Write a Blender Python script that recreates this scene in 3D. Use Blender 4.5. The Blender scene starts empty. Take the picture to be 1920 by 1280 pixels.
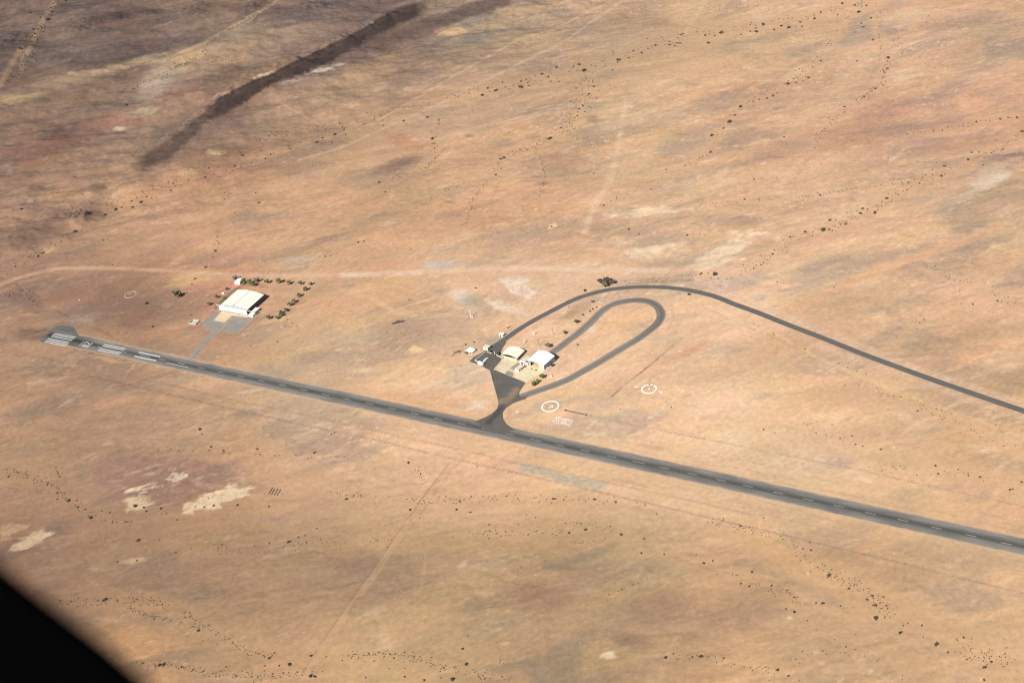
import bpy, math, random, time
import numpy as np
from mathutils import Matrix
T0 = time.time()
R = math.radians
S = bpy.context.scene
COL = S.collection
random.seed(5)
rng = np.random.default_rng(11)

# ------------------------------------------------------------------ camera (solved from image pixels of the runway dashes and rings)
F, PITCH, ROLL, CH = 2815.67, 0.585001, -0.184916, 793.445
cp, sp, cr, sr = math.cos(PITCH), math.sin(PITCH), math.cos(ROLL), math.sin(ROLL)
FWD = np.array([0, cp, -sp]); RT0 = np.array([1., 0, 0]); UP0 = np.array([0, sp, cp])
RT = cr*RT0 + sr*UP0; UP = -sr*RT0 + cr*UP0
O3 = np.array([0, 0, CH])
def image_px(X, Y, Z):                       # image pixel coordinates of world points
    dx, dy, dz = X, Y, Z-CH
    w = dx*FWD[0]+dy*FWD[1]+dz*FWD[2]
    w = np.maximum(w, 50.)
    return 960+F*(dx*RT[0]+dy*RT[1]+dz*RT[2])/w, 640-F*(dx*UP[0]+dy*UP[1]+dz*UP[2])/w
def at(x, y, z=0.0):                       # world point for an image pixel
    d = FWD+((x-960)/F)*RT+((640-y)/F)*UP
    t = (z-CH)/d[2]
    return O3+d*t
def att_many(q):                           # the same on the terrain surface, many at once
    q = np.asarray(q, float).reshape(-1, 2)
    d = FWD[None, :]+((q[:, :1]-960)/F)*RT[None, :]+((640-q[:, 1:2])/F)*UP[None, :]
    z = np.zeros(len(q))
    for _ in range(6):
        p = O3+d*((z-CH)/d[:, 2])[:, None]; z = height(p[:, 0], p[:, 1])
    p[:, 2] = z
    return p
def att(x, y): return att_many([(x, y)])[0]
def mpp(x, y):                             # metres per image pixel there
    return np.linalg.norm(at(x, y)-O3)/F

# ------------------------------------------------------------------ noise
PERM = rng.permutation(512); PERM = np.concatenate([PERM, PERM, PERM])
GA = rng.uniform(0, 2*np.pi, 512); GX, GY = np.cos(GA), np.sin(GA)
def perlin(x, y):
    xi = np.floor(x).astype(np.int64); yi = np.floor(y).astype(np.int64)
    fx, fy = x-xi, y-yi
    u = fx*fx*fx*(fx*(fx*6-15)+10); v = fy*fy*fy*(fy*(fy*6-15)+10)
    def g(ix, iy, dx, dy):
        h = PERM[(PERM[ix & 511]+iy) & 511]
        return GX[h]*dx+GY[h]*dy
    a = g(xi, yi, fx, fy); b = g(xi+1, yi, fx-1, fy)
    c = g(xi, yi+1, fx, fy-1); d = g(xi+1, yi+1, fx-1, fy-1)
    return 1.5*((a+(b-a)*u)+((c+(d-c)*u)-(a+(b-a)*u))*v)
def fbm(x, y, oct=4, gain=.5):
    s, a, n = 0, 1., 0.
    for i in range(oct):
        s = s+a*perlin(x*2**i+17.3*i, y*2**i-9.1*i); n += a; a *= gain
    return s/n*1.35
def sstep(a, b, x):
    t = np.clip((x-a)/(b-a), 0, 1); return t*t*(3-2*t)
def lin(c):
    c = np.asarray(c, float)/255.
    return np.where(c <= .04045, c/12.92, ((c+.055)/1.055)**2.4)

# ------------------------------------------------------------------ relief
RIDGE = [(228, 322), (300, 276), (350, 238), (400, 203), (440, 176), (490, 150), (540, 127), (590, 105), (640, 82), (700, 52), (760, 24), (830, -10), (900, -40)]
RIDGEW = np.array([at(*p)[:2] for p in RIDGE])
def polydist(X, Y, pts):
    best = np.full(X.shape, 1e9); par = np.zeros(X.shape)
    L = 0
    for (x0, y0), (x1, y1) in zip(pts[:-1], pts[1:]):
        dx, dy = x1-x0, y1-y0; l = math.hypot(dx, dy)+1e-9
        t = np.clip(((X-x0)*dx+(Y-y0)*dy)/(l*l), 0, 1)
        d = np.hypot(X-x0-t*dx, Y-y0-t*dy)
        m = d < best
        best = np.where(m, d, best); par = np.where(m, L+t*l, par); L += l
    return best, par/L
HILLS = [(150, 402, 26, 9), (175, 353, 20, 4), (13, 85, 40, 10), (150, 47, 45, 9), (213, 33, 32, 8), (360, 17, 40, 8), (465, 21, 30, 7), (30, 450, 50, 6), (1105, 226, 14, 3), (280, 24, 22, 5), (580, 14, 45, 7)]
HILLW = [(at(x, y)[0], at(x, y)[1], r*mpp(x, y), h) for x, y, r, h in HILLS]
EDGEN = np.array([(-400,470),(0,470),(640,470),(1000,478),(1110,492),(1180,505),(1290,512),(1400,548),(1500,590),(1920,735),(2300,860)], float)
EDGES = np.array([(-400,600),(0,668),(371,722),(900,842),(1240,918),(1877,1066),(2300,1165)], float)
def height(X, Y):
    X = np.asarray(X, float); Y = np.asarray(Y, float)
    px, py = image_px(X, Y, 0.)
    nm = sstep(0, 30, np.interp(px, EDGEN[:, 0], EDGEN[:, 1])-py); sm = sstep(0, 40, py-np.interp(px, EDGES[:, 0], EDGES[:, 1]))
    near = np.maximum(nm, sm)*(Y < 3200)
    a = R(6); s = X*math.cos(a)+Y*math.sin(a); t = -X*math.sin(a)+Y*math.cos(a)
    w = 14*perlin(X/60+5, Y/60)
    rd = 1-np.abs(fbm((s+w)/70+9, (t+w)/34+2, 3, .55))*2.2            # little channels between low swells
    Z = near*(.75*fbm(s/55, t/26, 4, .55)-.55*np.clip(rd-.35, 0, 1)+3.2*fbm(X/230, Y/170, 2))
    m = (Y > 1350)
    if not m.any(): return Z
    x, y = X[m], Y[m]
    d, t = polydist(x, y, RIDGEW)
    w = 20+6*perlin(x/60, y/60)
    gul = np.abs(fbm(x/26+3, y/26, 3, .55))
    h = 10*np.exp(-(d/w)**2)*sstep(0, .3, t)*(1.1-.55*gul+.2*perlin(x/35+3, y/35))
    far = sstep(1650, 2000, y-.55*x)*sstep(900, 450, x)
    h += far*(11*fbm(x/190, y/120, 3)+3.6*fbm(x/42, y/30, 4, .55))
    for hx, hy, r, hh in HILLW:
        q = ((x-hx)**2+((y-hy)*.8)**2)/(r*r)
        h += hh*np.exp(-q*1.6)*(1.1-.5*np.abs(perlin(x/12+hx, y/12)))
    Z[m] += h
    return Z

# ------------------------------------------------------------------ soil colours
KEXP = np.array([1.45, 1.50, 1.64])        # how bright a white card on this ground shows
def alb(c): return np.clip(lin(c)/KEXP, 0.004, .85)
GRID = np.array([  # soil tone by image cell, lens darkening at the left mixed in
 [(119,102,94),(114,95,88),(131,112,98),(136,115,103),(116,96,88),(156,134,111),(185,152,121),(189,158,126),(204,168,131),(209,171,135),(213,173,138),(203,166,133)],
 [(131,107,93),(140,120,106),(132,108,96),(164,136,113),(190,156,123),(207,166,131),(207,168,130),(212,174,135),(208,167,132),(208,168,135),(206,163,132),(205,161,128)],
 [(168,134,108),(188,149,117),(197,154,121),(201,160,124),(201,160,124),(204,163,126),(207,164,127),(204,169,135),(216,177,139),(211,172,138),(214,175,138),(203,170,135)],
 [(165,130,107),(154,120,97),(201,152,118),(203,164,127),(209,166,127),(223,183,147),(222,186,154),(237,193,151),(233,192,157),(218,179,141),(221,180,142),(219,178,142)],
 [(177,141,111),(188,148,115),(198,158,122),(210,176,140),(224,185,144),(234,193,154),(231,192,153),(230,192,155),(233,197,159),(227,182,141),(211,172,135),(220,178,136)],
 [(173,139,109),(167,134,109),(193,152,117),(206,167,132),(213,173,138),(218,176,140),(228,186,145),(220,183,146),(226,190,153),(223,190,154),(223,184,144),(224,180,139)],
 [(155,120,96),(162,129,100),(168,134,102),(169,138,106),(184,150,113),(186,154,116),(179,146,110),(190,159,121),(206,167,128),(213,171,127),(214,171,127),(219,176,135)],
 [(150,116,92),(189,147,108),(177,144,110),(194,155,117),(196,161,120),(183,151,113),(176,145,111),(177,145,109),(204,164,123),(201,165,128),(205,167,128),(210,171,131)]], float)
def basegrid(px, py):
    gx = np.clip((px-80)/160., 0, 10.999); gy = np.clip((py-80)/160., 0, 6.999)
    ix, iy = gx.astype(int), gy.astype(int); fx, fy = (gx-ix), (gy-iy)
    fx = fx*fx*(3-2*fx); fy = fy*fy*(3-2*fy)
    G = lin(GRID)
    a = G[iy, ix]*(1-fx)[:, None]+G[iy, ix+1]*fx[:, None]
    b = G[iy+1, ix]*(1-fx)[:, None]+G[iy+1, ix+1]*fx[:, None]
    return a*(1-fy)[:, None]+b*fy[:, None]

WASH = [  # (points, half width, strength)
 ([(-40,545),(60,490),(130,440),(200,392),(300,350),(400,298),(520,250),(640,232),(760,205),(860,172),(960,158),(1050,146),(1120,128),(1180,106),(1280,66),(1400,50),(1500,34),(1580,18),(1680,-20)], 17, .9),
 ([(500,330),(640,290),(800,240),(900,205),(1000,180),(1100,160),(1200,140),(1350,90)], 16, .45),
 ([(1620,-10),(1570,60),(1530,110),(1480,156),(1440,180),(1385,202),(1360,235),(1336,258),(1330,285),(1285,312),(1220,340),(1130,386)], 9, .75),
 ([(1640,-20),(1645,60),(1665,110),(1655,150),(1640,168),(1600,190),(1560,225),(1530,262),(1525,285)], 9, .7),
 ([(1110,135),(1095,180),(1090,205),(1070,238),(1035,262),(970,282),(937,300),(925,330),(905,350),(885,390),(870,430)], 8, .8),
 ([(960,312),(900,335),(830,365),(780,400),(765,430)], 5, .5),
 ([(822,218),(812,250),(818,290),(800,315),(760,328),(730,335)], 6, .6),
 ([(1003,280),(1015,310),(1022,338),(1000,370),(985,400)], 4, .5),
 ([(1070,240),(1085,265),(1105,300),(1115,330)], 4, .4),
 ([(1940,225),(1880,265),(1840,290),(1790,325),(1740,335),(1700,345),(1670,370),(1630,400),(1580,420),(1520,435),(1470,452),(1440,490),(1390,510),(1310,514)], 11, .85),
 ([(1700,344),(1650,345),(1600,352),(1540,365),(1480,374),(1400,373),(1330,382),(1285,390)], 6, .6),
 ([(1920,218),(1850,224),(1760,242),(1700,252)], 5, .5),
 ([(1480,-10),(1478,30),(1472,55),(1500,70),(1520,72)], 4, .4),
 ([(1280,505),(1220,512),(1150,516),(1100,520)], 8, .4),
 ([(1500,560),(1560,540),(1650,500),(1700,487),(1800,455),(1900,425)], 9, .75),
 ([(1720,495),(1770,520),(1830,545),(1900,570)], 9, .5),
 ([(1660,655),(1700,620),(1760,590),(1850,560),(1930,540)], 12, .5),
 ([(-20,868),(40,890),(90,905),(120,935),(165,970),(230,985),(330,980),(420,962),(520,985),(640,1010),(760,1012),(880,1000),(1000,995),(1090,992),(1180,1005),(1250,1035),(1340,1075),(1420,1097),(1500,1135),(1580,1175),(1700,1235)], 28, .8),
 ([(480,850),(560,900),(640,930),(760,935),(860,935),(960,930),(1060,938),(1150,945),(1240,965),(1330,985),(1420,1010),(1500,1060),(1560,1085),(1640,1130),(1720,1160),(1800,1200),(1900,1260)], 34, .85),
 ([(90,1125),(200,1128),(290,1130),(350,1150),(400,1180),(450,1215),(540,1235),(660,1240),(760,1250),(860,1262),(960,1285)], 22, .75),
 ([(1280,1232),(1360,1238),(1450,1255),(1520,1290)], 14, .5),
 ([(1560,722),(1640,735),(1720,760),(1800,795),(1880,830),(1930,850)], 14, .6),
 ([(1400,800),(1500,815),(1600,840),(1700,860),(1800,885),(1900,905)], 22, .6),
 ([(700,880),(770,868),(850,880)], 12, .4),
 ([(330,640),(450,650),(560,690),(700,730),(850,770)], 14, .35),
 ([(20,120),(40,90),(70,50),(90,10),(110,-10)], 7, .7),
 ([(20,150),(40,125),(35,100)], 6, .6),
]
ROADACC = [(907,664),(925,650),(942,639),(958,628),(975,616),(990,607),(1005,598.5),(1015,593),(1040,580),(1065,567),(1090,556.5),(1115,549),(1140,543.5),(1165,540.2),(1195,538.2),(1220,538),(1250,539),(1280,542.3),(1305,546.8),(1330,552.7),(1352,560),(1373,568.7),(1400,578.5),(1430,589.7),(1480,609.7),(1546.7,635.3),(1613,662),(1680,686.8),(1746.7,711),(1813,734),(1880,757),(1950,780),(2080,822),(2300,890)]
LOOP = [(1012,678),(1030,664),(1047.5,652.5),(1065,639),(1090,620),(1110,601.5),(1127.5,584),(1145,572.5),(1165,566),(1190,563),(1210,563.8),(1225,568.8),(1235,577.5),(1239.5,587.5),(1237.5,598.5),(1229,610),(1210,625),(1190,638.7),(1165,653.7),(1140,668.7),(1115,683.7),(1090,697.5),(1065,711.3),(1040,721.3),(1015,730),(990,738.8),(972,746),(955,754),(940,764)]
FENCE1 = [(-40,645),(33,660),(133,680),(233,702),(333,725),(433,749),(500,762),(640,794),(740,815),(810,831),(880,846),(960,866),(1113,898),(1280,935),(1420,966)]
FENCE2 = [(150,700),(200,712),(300,735),(367,750),(450,770),(533,788.7),(640,811),(707,825),(807,850),(883,867),(966.7,885.7),(1056.7,907),(1140,925.7),(1280,958),(1380,982),(1496.7,1009),(1580,1029),(1713,1060.7),(1797,1082),(1920,1112),(2010,1135)]
FENCE3 = [(1107,778.4),(1163,791),(1194,798),(1229,804),(1260,811),(1346.7,827.5),(1480,854.5),(1613,880.7),(1713,904),(1920,949),(2010,970)]
DITCH = [(1147,743),(1165,727),(1190,707),(1212,690),(1235,671),(1262,647)]

# patch: cx, cy, rx, ry, angle (deg, counter-clockwise in the image), colour, strength, softness, raggedness
PATCH = [
 (1085,580,36,10,30,(198,160,124),.6,.6,.9),(1068,590,20,6,30,(176,140,106),.5,.6,1.1),(1010,640,24,8,20,(214,176,138),.5,.7,.8),(915,676,14,5,30,(206,168,130),.4,.6,.6),(893,660,12,4,20,(216,180,142),.4,.6,.6),(1095,690,40,10,24,(236,196,160),.45,.7,.9),(940,600,60,8,5,(226,190,150),.4,.7,.8),(860,610,60,10,8,(206,172,138),.5,.7,.6),(850,650,40,16,10,(204,170,136),.55,.7,.5),(1180,650,60,30,30,(230,190,148),.4,.7,.6),
 (130,200,150,16,12,(150,122,100),.5,.7,.6),(420,100,110,24,22,(172,142,114),.7,.6,.6),(300,150,50,26,30,(172,148,126),.8,.5,.6),(350,108,60,10,24,(184,154,126),.6,.5,.6),(90,160,100,12,14,(166,136,112),.5,.6,.6),(440,68,40,12,30,(168,144,120),.7,.5,.7),
 (520,80,70,16,20,(160,134,112),.6,.6,.6),(330,205,70,16,24,(166,132,108),.7,.6,.6),(60,340,90,10,6,(168,128,104),.6,.6,.7),(120,320,110,12,12,(156,126,106),.5,.7,.7),(250,255,70,12,16,(160,128,108),.5,.7,.7),(70,230,60,10,10,(140,112,96),.5,.6,.7),
 (480,245,80,22,20,(156,128,104),.65,.7,.5),(560,200,70,18,22,(170,138,110),.6,.6,.6),(650,160,80,24,22,(178,146,114),.6,.6,.6),(640,205,60,12,18,(196,156,122),.6,.6,.7),(180,80,60,10,10,(134,110,98),.6,.6,.6),(330,60,70,10,8,(136,112,100),.6,.6,.6),
 (13,85,52,14,5,(86,72,68),.85,.5,.6),(150,45,55,9,12,(92,76,70),.8,.6,.6),(213,32,36,8,10,(84,68,64),.85,.5,.6),(280,22,22,5,5,(84,68,64),.8,.5,.6),
 (360,15,45,8,5,(110,92,84),.6,.6,.6),(465,20,30,12,5,(92,78,72),.75,.6,.7),(567,14,70,8,8,(100,84,78),.65,.7,.8),(287,92,30,5,5,(98,82,76),.7,.6,.8),(563,35,25,5,5,(104,88,82),.6,.7,.8),(220,105,40,5,15,(112,94,86),.5,.7,.9),(430,40,60,8,4,(120,100,92),.5,.7,.9),
 (30,52,26,8,8,(110,92,86),.5,.7,.8),(15,125,30,8,0,(104,90,86),.5,.7,.8),(95,60,60,16,10,(136,112,96),.6,.7,.8),
 (150,401,30,11,8,(96,76,68),.9,.5,.6),(152,400,56,19,5,(150,118,98),.8,.5,.4),(175,352,30,9,5,(126,100,86),.8,.6,.7),(30,445,70,26,12,(138,108,90),.75,.5,.5),(90,425,40,8,10,(146,114,94),.4,.7,.6),
 (110,268,70,14,12,(150,104,88),.5,.7,.9),(205,228,46,16,22,(158,110,92),.5,.7,.9),(45,282,50,11,4,(150,104,90),.5,.6,.9),(60,300,30,6,5,(160,112,96),.5,.6,.9),(250,225,24,10,10,(160,104,86),.5,.6,.9),(330,180,40,14,15,(164,124,104),.5,.7,.9),
 (30,185,46,9,8,(178,150,112),.8,.6,.8),(150,145,60,7,8,(166,140,112),.7,.7,.8),(240,120,90,6,16,(176,150,120),.7,.6,.8),(355,105,26,10,10,(190,160,118),.85,.5,.7),(290,160,34,18,32,(172,150,130),.8,.5,.7),(265,211,30,9,10,(182,156,130),.8,.6,.8),(225,242,10,4,0,(205,180,160),.9,.5,.5),(225,250,14,3,0,(130,90,76),.7,.5,.5),
 (320,110,40,8,10,(170,144,112),.6,.7,.8),(450,55,60,10,8,(150,130,112),.5,.7,.8),(440,100,60,14,5,(172,142,116),.5,.7,.8),
 (404,285,17,5,-8,(198,170,126),.9,.4,.5),(352,322,17,6,-3,(194,162,120),.85,.5,.5),(222,325,14,8,-30,(178,150,128),.6,.6,.8),(190,295,16,3,10,(176,150,128),.7,.6,.8),(68,294,16,4,5,(120,96,84),.6,.7,.8),
 (420,240,70,22,22,(150,122,102),.5,.8,.6),(500,215,50,16,-25,(160,130,106),.4,.8,.7),(640,110,60,10,18,(150,124,104),.5,.7,.8),(560,160,60,14,12,(160,132,108),.45,.8,.7),
 (602,133,20,3.4,14,(226,210,200),.85,.5,1.7),(632,122,10,2.4,10,(220,200,188),.7,.5,1.7),(545,152,16,2.6,8,(214,194,180),.6,.6,1.4),(500,140,26,3.4,14,(206,180,150),.8,.5,.9),(440,172,26,4,12,(190,156,128),.6,.6,1.),(698,43,5,2,0,(205,190,184),.7,.5,.9),
 (755,305,42,9,15,(142,110,94),.85,.6,.6),(720,322,30,5,16,(158,126,104),.6,.7,.7),(942,268,26,8,8,(166,140,114),.7,.7,.8),(1000,258,12,3,5,(160,132,110),.6,.7,.8),(880,255,8,3,0,(158,128,104),.7,.6,.6),(992,212,8,2.5,10,(160,130,106),.7,.6,.6),(1108,226,15,7,12,(170,138,112),.7,.6,.9),
 (1018,344,14,4,5,(170,130,106),.6,.7,.7),(1055,300,40,14,-10,(186,142,112),.5,.7,.6),(760,265,46,13,-12,(190,134,106),.6,.7,.7),(778,260,8,4,0,(214,176,140),.7,.5,.8),(730,345,50,10,15,(180,144,114),.35,.7,.8),
 (840,378,12,2.5,-14,(170,116,94),.5,.6,.8),(900,410,80,14,14,(200,150,116),.35,.7,.7),(1360,176,9,4,15,(176,138,112),.7,.5,.6),(1305,205,24,9,5,(186,148,118),.5,.7,.6),(1400,107,8,4,5,(184,146,118),.6,.5,.6),
 (1660,210,40,14,10,(184,138,110),.5,.7,.6),(1580,250,60,14,16,(188,140,112),.45,.7,.7),(1480,275,50,12,20,(180,146,118),.45,.7,.8),(1440,290,60,14,20,(184,142,114),.4,.7,.8),(1800,270,70,14,12,(190,140,112),.45,.7,.7),(1880,295,50,6,3,(150,124,108),.6,.6,.9),(1900,290,40,3,3,(130,108,98),.6,.6,.9),
 (1860,330,30,14,20,(214,186,156),.7,.6,.9),(1720,375,30,10,15,(190,160,136),.5,.7,.9),(1880,375,60,20,15,(200,162,128),.4,.7,.7),
 (1215,396,55,7,6,(244,214,176),.75,.5,1.9),(1228,470,45,13,4,(242,210,172),.7,.5,1.9),(1170,455,24,6,4,(236,204,164),.5,.5,1.9),(725,420,16,3,12,(216,192,166),.7,.5,1.2),(1036,424,9,4,0,(242,208,168),.7,.5,1.4),(560,488,22,5,4,(206,182,158),.7,.5,1.6),(1490,140,20,8,20,(230,196,156),.5,.5,1.6),(1690,145,30,10,14,(226,194,154),.6,.6,1.6),(1540,360,60,8,14,(230,194,152),.45,.6,1.6),(1330,345,60,10,14,(226,190,148),.4,.6,1.6),(1180,225,50,12,14,(228,190,150),.5,.6,1.4),(1700,30,40,8,10,(216,188,156),.6,.6,1.6),(1590,150,40,14,40,(226,186,146),.4,.6,1.2),(1850,345,40,9,24,(222,196,168),.75,.5,1.6),(1880,330,16,5,20,(226,202,176),.7,.5,1.2),(1800,375,40,8,22,(214,186,158),.6,.6,1.6),(1365,468,60,14,30,(246,216,178),.85,.5,1.5),(1330,490,40,8,20,(232,198,156),.5,.6,.9),(1373,457,20,4,10,(178,150,122),.4,.6,1.3),(1425,558,14,5,0,(194,180,162),.7,.6,.7),(1460,447,12,3,5,(240,206,166),.7,.6,.9),
 (1190,42,60,16,6,(178,144,114),.5,.7,.7),(1170,55,60,8,0,(200,166,130),.5,.5,.7),(850,58,28,9,5,(202,168,130),.85,.5,.7),(930,48,40,7,4,(196,162,126),.5,.7,.7),(760,100,60,16,12,(168,136,108),.4,.7,.7),(700,130,60,22,20,(176,142,112),.5,.7,.6),
 (1290,20,30,26,40,(216,180,138),.4,.6,.7),(1430,30,24,8,10,(206,182,154),.5,.6,.9),
 (830,496,36,9,3,(210,188,168),.9,.35,.6),(818,470,16,6,35,(204,180,158),.4,.6,.8),(845,463,10,4,5,(190,170,152),.6,.6,.7),(875,439,10,6,5,(226,188,154),.7,.5,.6),(866,556,20,11,-8,(232,212,188),.9,.5,.8),(882,563,22,10,-8,(178,164,142),.7,.6,.7),(880,578,30,6,-14,(214,192,168),.5,.7,.8),(938,574,24,7,-22,(240,216,190),.85,.5,1.),
 (560,491,40,8,4,(200,168,138),.5,.7,.9),(540,490,16,4,4,(196,176,156),.6,.6,.9),(660,634,62,7,6,(192,170,148),.75,.6,.7),(600,640,30,3,4,(190,170,150),.6,.6,.8),(610,620,20,5,-20,(196,174,150),.5,.6,.8),(730,648,36,5,-4,(178,148,120),.7,.6,.8),(780,657,12,5,4,(244,204,154),.9,.5,.7),(776,650,6,4,0,(240,200,150),.7,.5,.7),(856,635,6,3,20,(228,188,152),.8,.4,.3),
 (700,600,50,10,14,(230,188,142),.35,.7,.8),(680,694,26,4,0,(238,204,164),.8,.5,.8),(620,640,60,12,16,(226,186,142),.3,.7,.8),(640,690,60,10,-6,(220,176,140),.4,.7,.9),(560,612,60,24,14,(206,166,126),.35,.8,.6),
 (895,757,18,8,8,(240,212,184),.9,.4,1.),(865,762,26,5,10,(214,178,150),.6,.7,.9),(850,740,30,8,-25,(228,176,140),.5,.7,.9),(820,745,40,10,-22,(220,164,130),.4,.7,.8),
 (56,627,36,12,-4,(132,104,84),.6,.3,.25),(110,590,34,6,6,(150,122,104),.55,.6,.8),(190,590,60,4,4,(176,146,122),.5,.7,.9),(150,600,26,4,8,(184,160,140),.5,.6,.8),(205,592,14,4,0,(140,108,90),.6,.7,.7),(245,591,16,4,4,(140,110,92),.6,.7,.7),(130,553,70,13,6,(156,112,90),.5,.7,.8),(230,560,70,18,4,(156,114,92),.4,.8,.7),(262,600,30,14,-10,(160,112,90),.4,.8,.8),(290,605,30,8,8,(176,134,106),.5,.7,.8),(50,568,34,15,-25,(140,110,94),.7,.6,.9),(55,590,20,3,0,(190,156,116),.7,.6,.6),(100,585,40,8,14,(170,134,108),.3,.7,.8),
 (280,580,24,6,4,(150,116,94),.5,.7,.8),(205,674,30,4,-12,(214,176,124),.6,.6,.9),(90,735,70,10,10,(168,132,104),.4,.7,.7),(200,790,110,22,12,(160,128,104),.6,.8,.6),(320,760,90,14,12,(172,140,112),.5,.8,.6),(330,730,50,5,-10,(200,164,126),.5,.7,.9),(430,600,26,20,20,(196,152,118),.2,.8,.8),(365,520,40,12,10,(222,180,128),.65,.6,.7),(500,540,40,16,5,(190,148,116),.3,.8,.7),(560,545,30,10,20,(206,170,140),.5,.7,.8),
 (510,976,28,7,3,(172,142,120),.6,.6,.9),(560,960,60,14,-4,(196,152,118),.3,.7,.7),(250,1050,22,4.5,8,(230,196,148),.9,.5,.6),(250,1054,60,12,4,(150,122,100),.45,.7,.7),(178,1067,8,4,20,(180,150,124),.8,.5,.5),(145,1064,14,6,20,(140,112,94),.5,.6,.6),
 (300,1078,150,22,10,(160,126,102),.6,.8,.5),(420,1060,90,12,22,(168,134,108),.5,.8,.6),(560,1110,130,44,8,(168,134,106),.6,.8,.5),(540,1180,60,26,10,(172,138,110),.4,.8,.5),(485,1115,14,5,0,(146,112,92),.5,.6,.6),(660,1056,50,17,14,(160,124,102),.7,.8,.5),(723,1105,80,28,14,(166,132,106),.55,.8,.5),(840,1050,90,20,18,(182,144,112),.5,.8,.5),(1013,1114,52,28,-4,(160,124,100),.8,.8,.4),(1100,1085,90,22,18,(178,142,112),.5,.8,.5),(1237,1147,66,30,6,(162,128,104),.75,.8,.4),(1180,1198,42,13,-12,(152,120,98),.75,.5,.5),(1000,1205,60,22,0,(180,144,112),.4,.8,.5),(860,1175,50,20,30,(182,146,114),.4,.8,.5),(1363,1154,100,44,20,(170,136,108),.75,.8,.4),(1300,1240,80,20,5,(178,142,112),.5,.8,.5),(1320,1268,60,10,10,(170,128,100),.4,.8,.5),(1140,1228,14,6,5,(236,214,182),.7,.5,.9),(950,1205,10,3,0,(220,180,140),.6,.5,.8),(866,1060,10,5,40,(222,190,154),.5,.6,.8),(1480,1158,4,3,0,(240,206,166),.8,.5,.5),(1513,1074,4,3,0,(240,206,166),.7,.5,.5),
 (1640,1065,110,24,-14,(190,152,116),.75,.7,.5),(1590,1045,50,12,-14,(182,146,112),.6,.7,.5),(1750,1060,80,10,-12,(206,168,126),.5,.7,.7),(1350,1012,40,9,-5,(222,178,136),.6,.7,.6),(1800,860,90,12,-6,(200,160,122),.5,.7,.6),(1680,865,60,10,-10,(204,168,128),.5,.7,.6),
 (1500,640,110,26,10,(196,158,122),.6,.8,.5),(1590,570,110,26,8,(196,158,122),.6,.8,.5),(1380,690,110,22,6,(200,160,124),.5,.8,.5),(1590,745,80,22,4,(198,160,124),.5,.8,.5),(1640,810,90,16,4,(202,164,126),.5,.8,.5),(1760,660,90,20,20,(196,158,124),.5,.8,.6),(1880,720,60,24,20,(192,154,122),.55,.8,.6),(1830,620,60,18,14,(194,156,122),.5,.8,.6),(1700,505,30,8,14,(186,148,118),.6,.7,.6),(1840,500,60,16,16,(200,154,120),.4,.8,.6),(1290,640,60,30,20,(224,180,136),.3,.8,.6),(1160,720,60,20,20,(214,172,132),.3,.8,.6),(1270,670,40,6,18,(214,156,122),.5,.6,.7),(1305,652,40,7,22,(216,158,124),.5,.6,.7),(1180,590,45,24,30,(226,178,132),.3,.8,.5),
 (1090,470,70,10,8,(206,168,130),.4,.8,.7),(960,460,60,14,14,(206,164,128),.4,.8,.7),(740,440,70,18,-10,(206,158,120),.4,.8,.7),(700,480,60,12,10,(196,154,120),.4,.8,.7),(330,455,80,18,18,(200,152,118),.4,.8,.6),(490,470,60,14,10,(206,158,122),.35,.8,.6),(600,430,60,16,20,(208,164,126),.3,.8,.6),(140,510,40,8,0,(190,146,112),.4,.7,.7),(90,470,10,4,20,(214,176,130),.8,.5,.6),
]
POLY = [
 ([(165,891),(190,858),(272,850),(383,858),(440,888),(402,917),(343,954),(241,952),(217,941),(198,925)], (162,124,106), .75, 10, 8),
 ([(341,954),(343,944),(355,938),(398,921),(404,916),(465,909),(480,909),(455,930),(425,938),(402,950),(345,961)], (240,210,170), .92, 2, 6),
 ([(238,919),(260,915),(280,911),(312,892),(345,887),(352,893),(322,899),(300,907),(288,915),(262,924)], (234,208,174), .9, 2, 7),
 ([(231,946),(247,935),(272,936),(290,942),(264,953),(240,957)], (228,198,156), .8, 3, 6),
 ([(0,982),(27,980),(50,987),(33,1000),(20,1010),(0,1014)], (216,182,138), .85, 2.4, 6),
 ([(18,1022),(50,1007),(77,997),(95,1003),(67,1020),(47,1029),(27,1031)], (222,190,150), .8, 2.5, 6),
 ([(-20,960),(30,962),(75,965),(60,985),(30,1010),(-20,1030)], (150,112,94), .45, 14, 8),
 ([(955,866),(985,866),(1060,890),(1100,895),(1142,907),(1136,917),(1090,915),(1040,899),(985,886)], (190,176,154), .85, 5, 4),
 ([(934,522),(960,519),(987,521),(990,534),(1006,552),(990,560),(972,556),(958,546)], (242,216,192), .92, 3, 5),
 ([(975,535),(990,545),(985,552),(968,546)], (206,170,140), .4, 5, 4),
 ([(990,607),(1010,600),(970,570),(940,560),(925,566),(960,588)], (240,206,176), .6, 5, 4),
 ([(900,668),(930,640),(960,618),(985,610),(960,634),(925,654)], (184,170,148), .3, 4, 2),
 ([(897,651),(914,640),(934,629),(950,625),(957,629),(940,640),(925,649),(905,656)], (182,168,146), .9, 3, 2),
 ([(640,712),(770,740),(880,775),(905,790),(860,786),(640,736)], (224,170,130), .4, 12, 6),
 ([(320,520),(480,515),(600,512),(780,508),(1000,500),(1110,506),(1110,514),(860,518),(620,524),(480,524),(330,524)], (228,182,144), .45, 6, 3),
]
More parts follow.
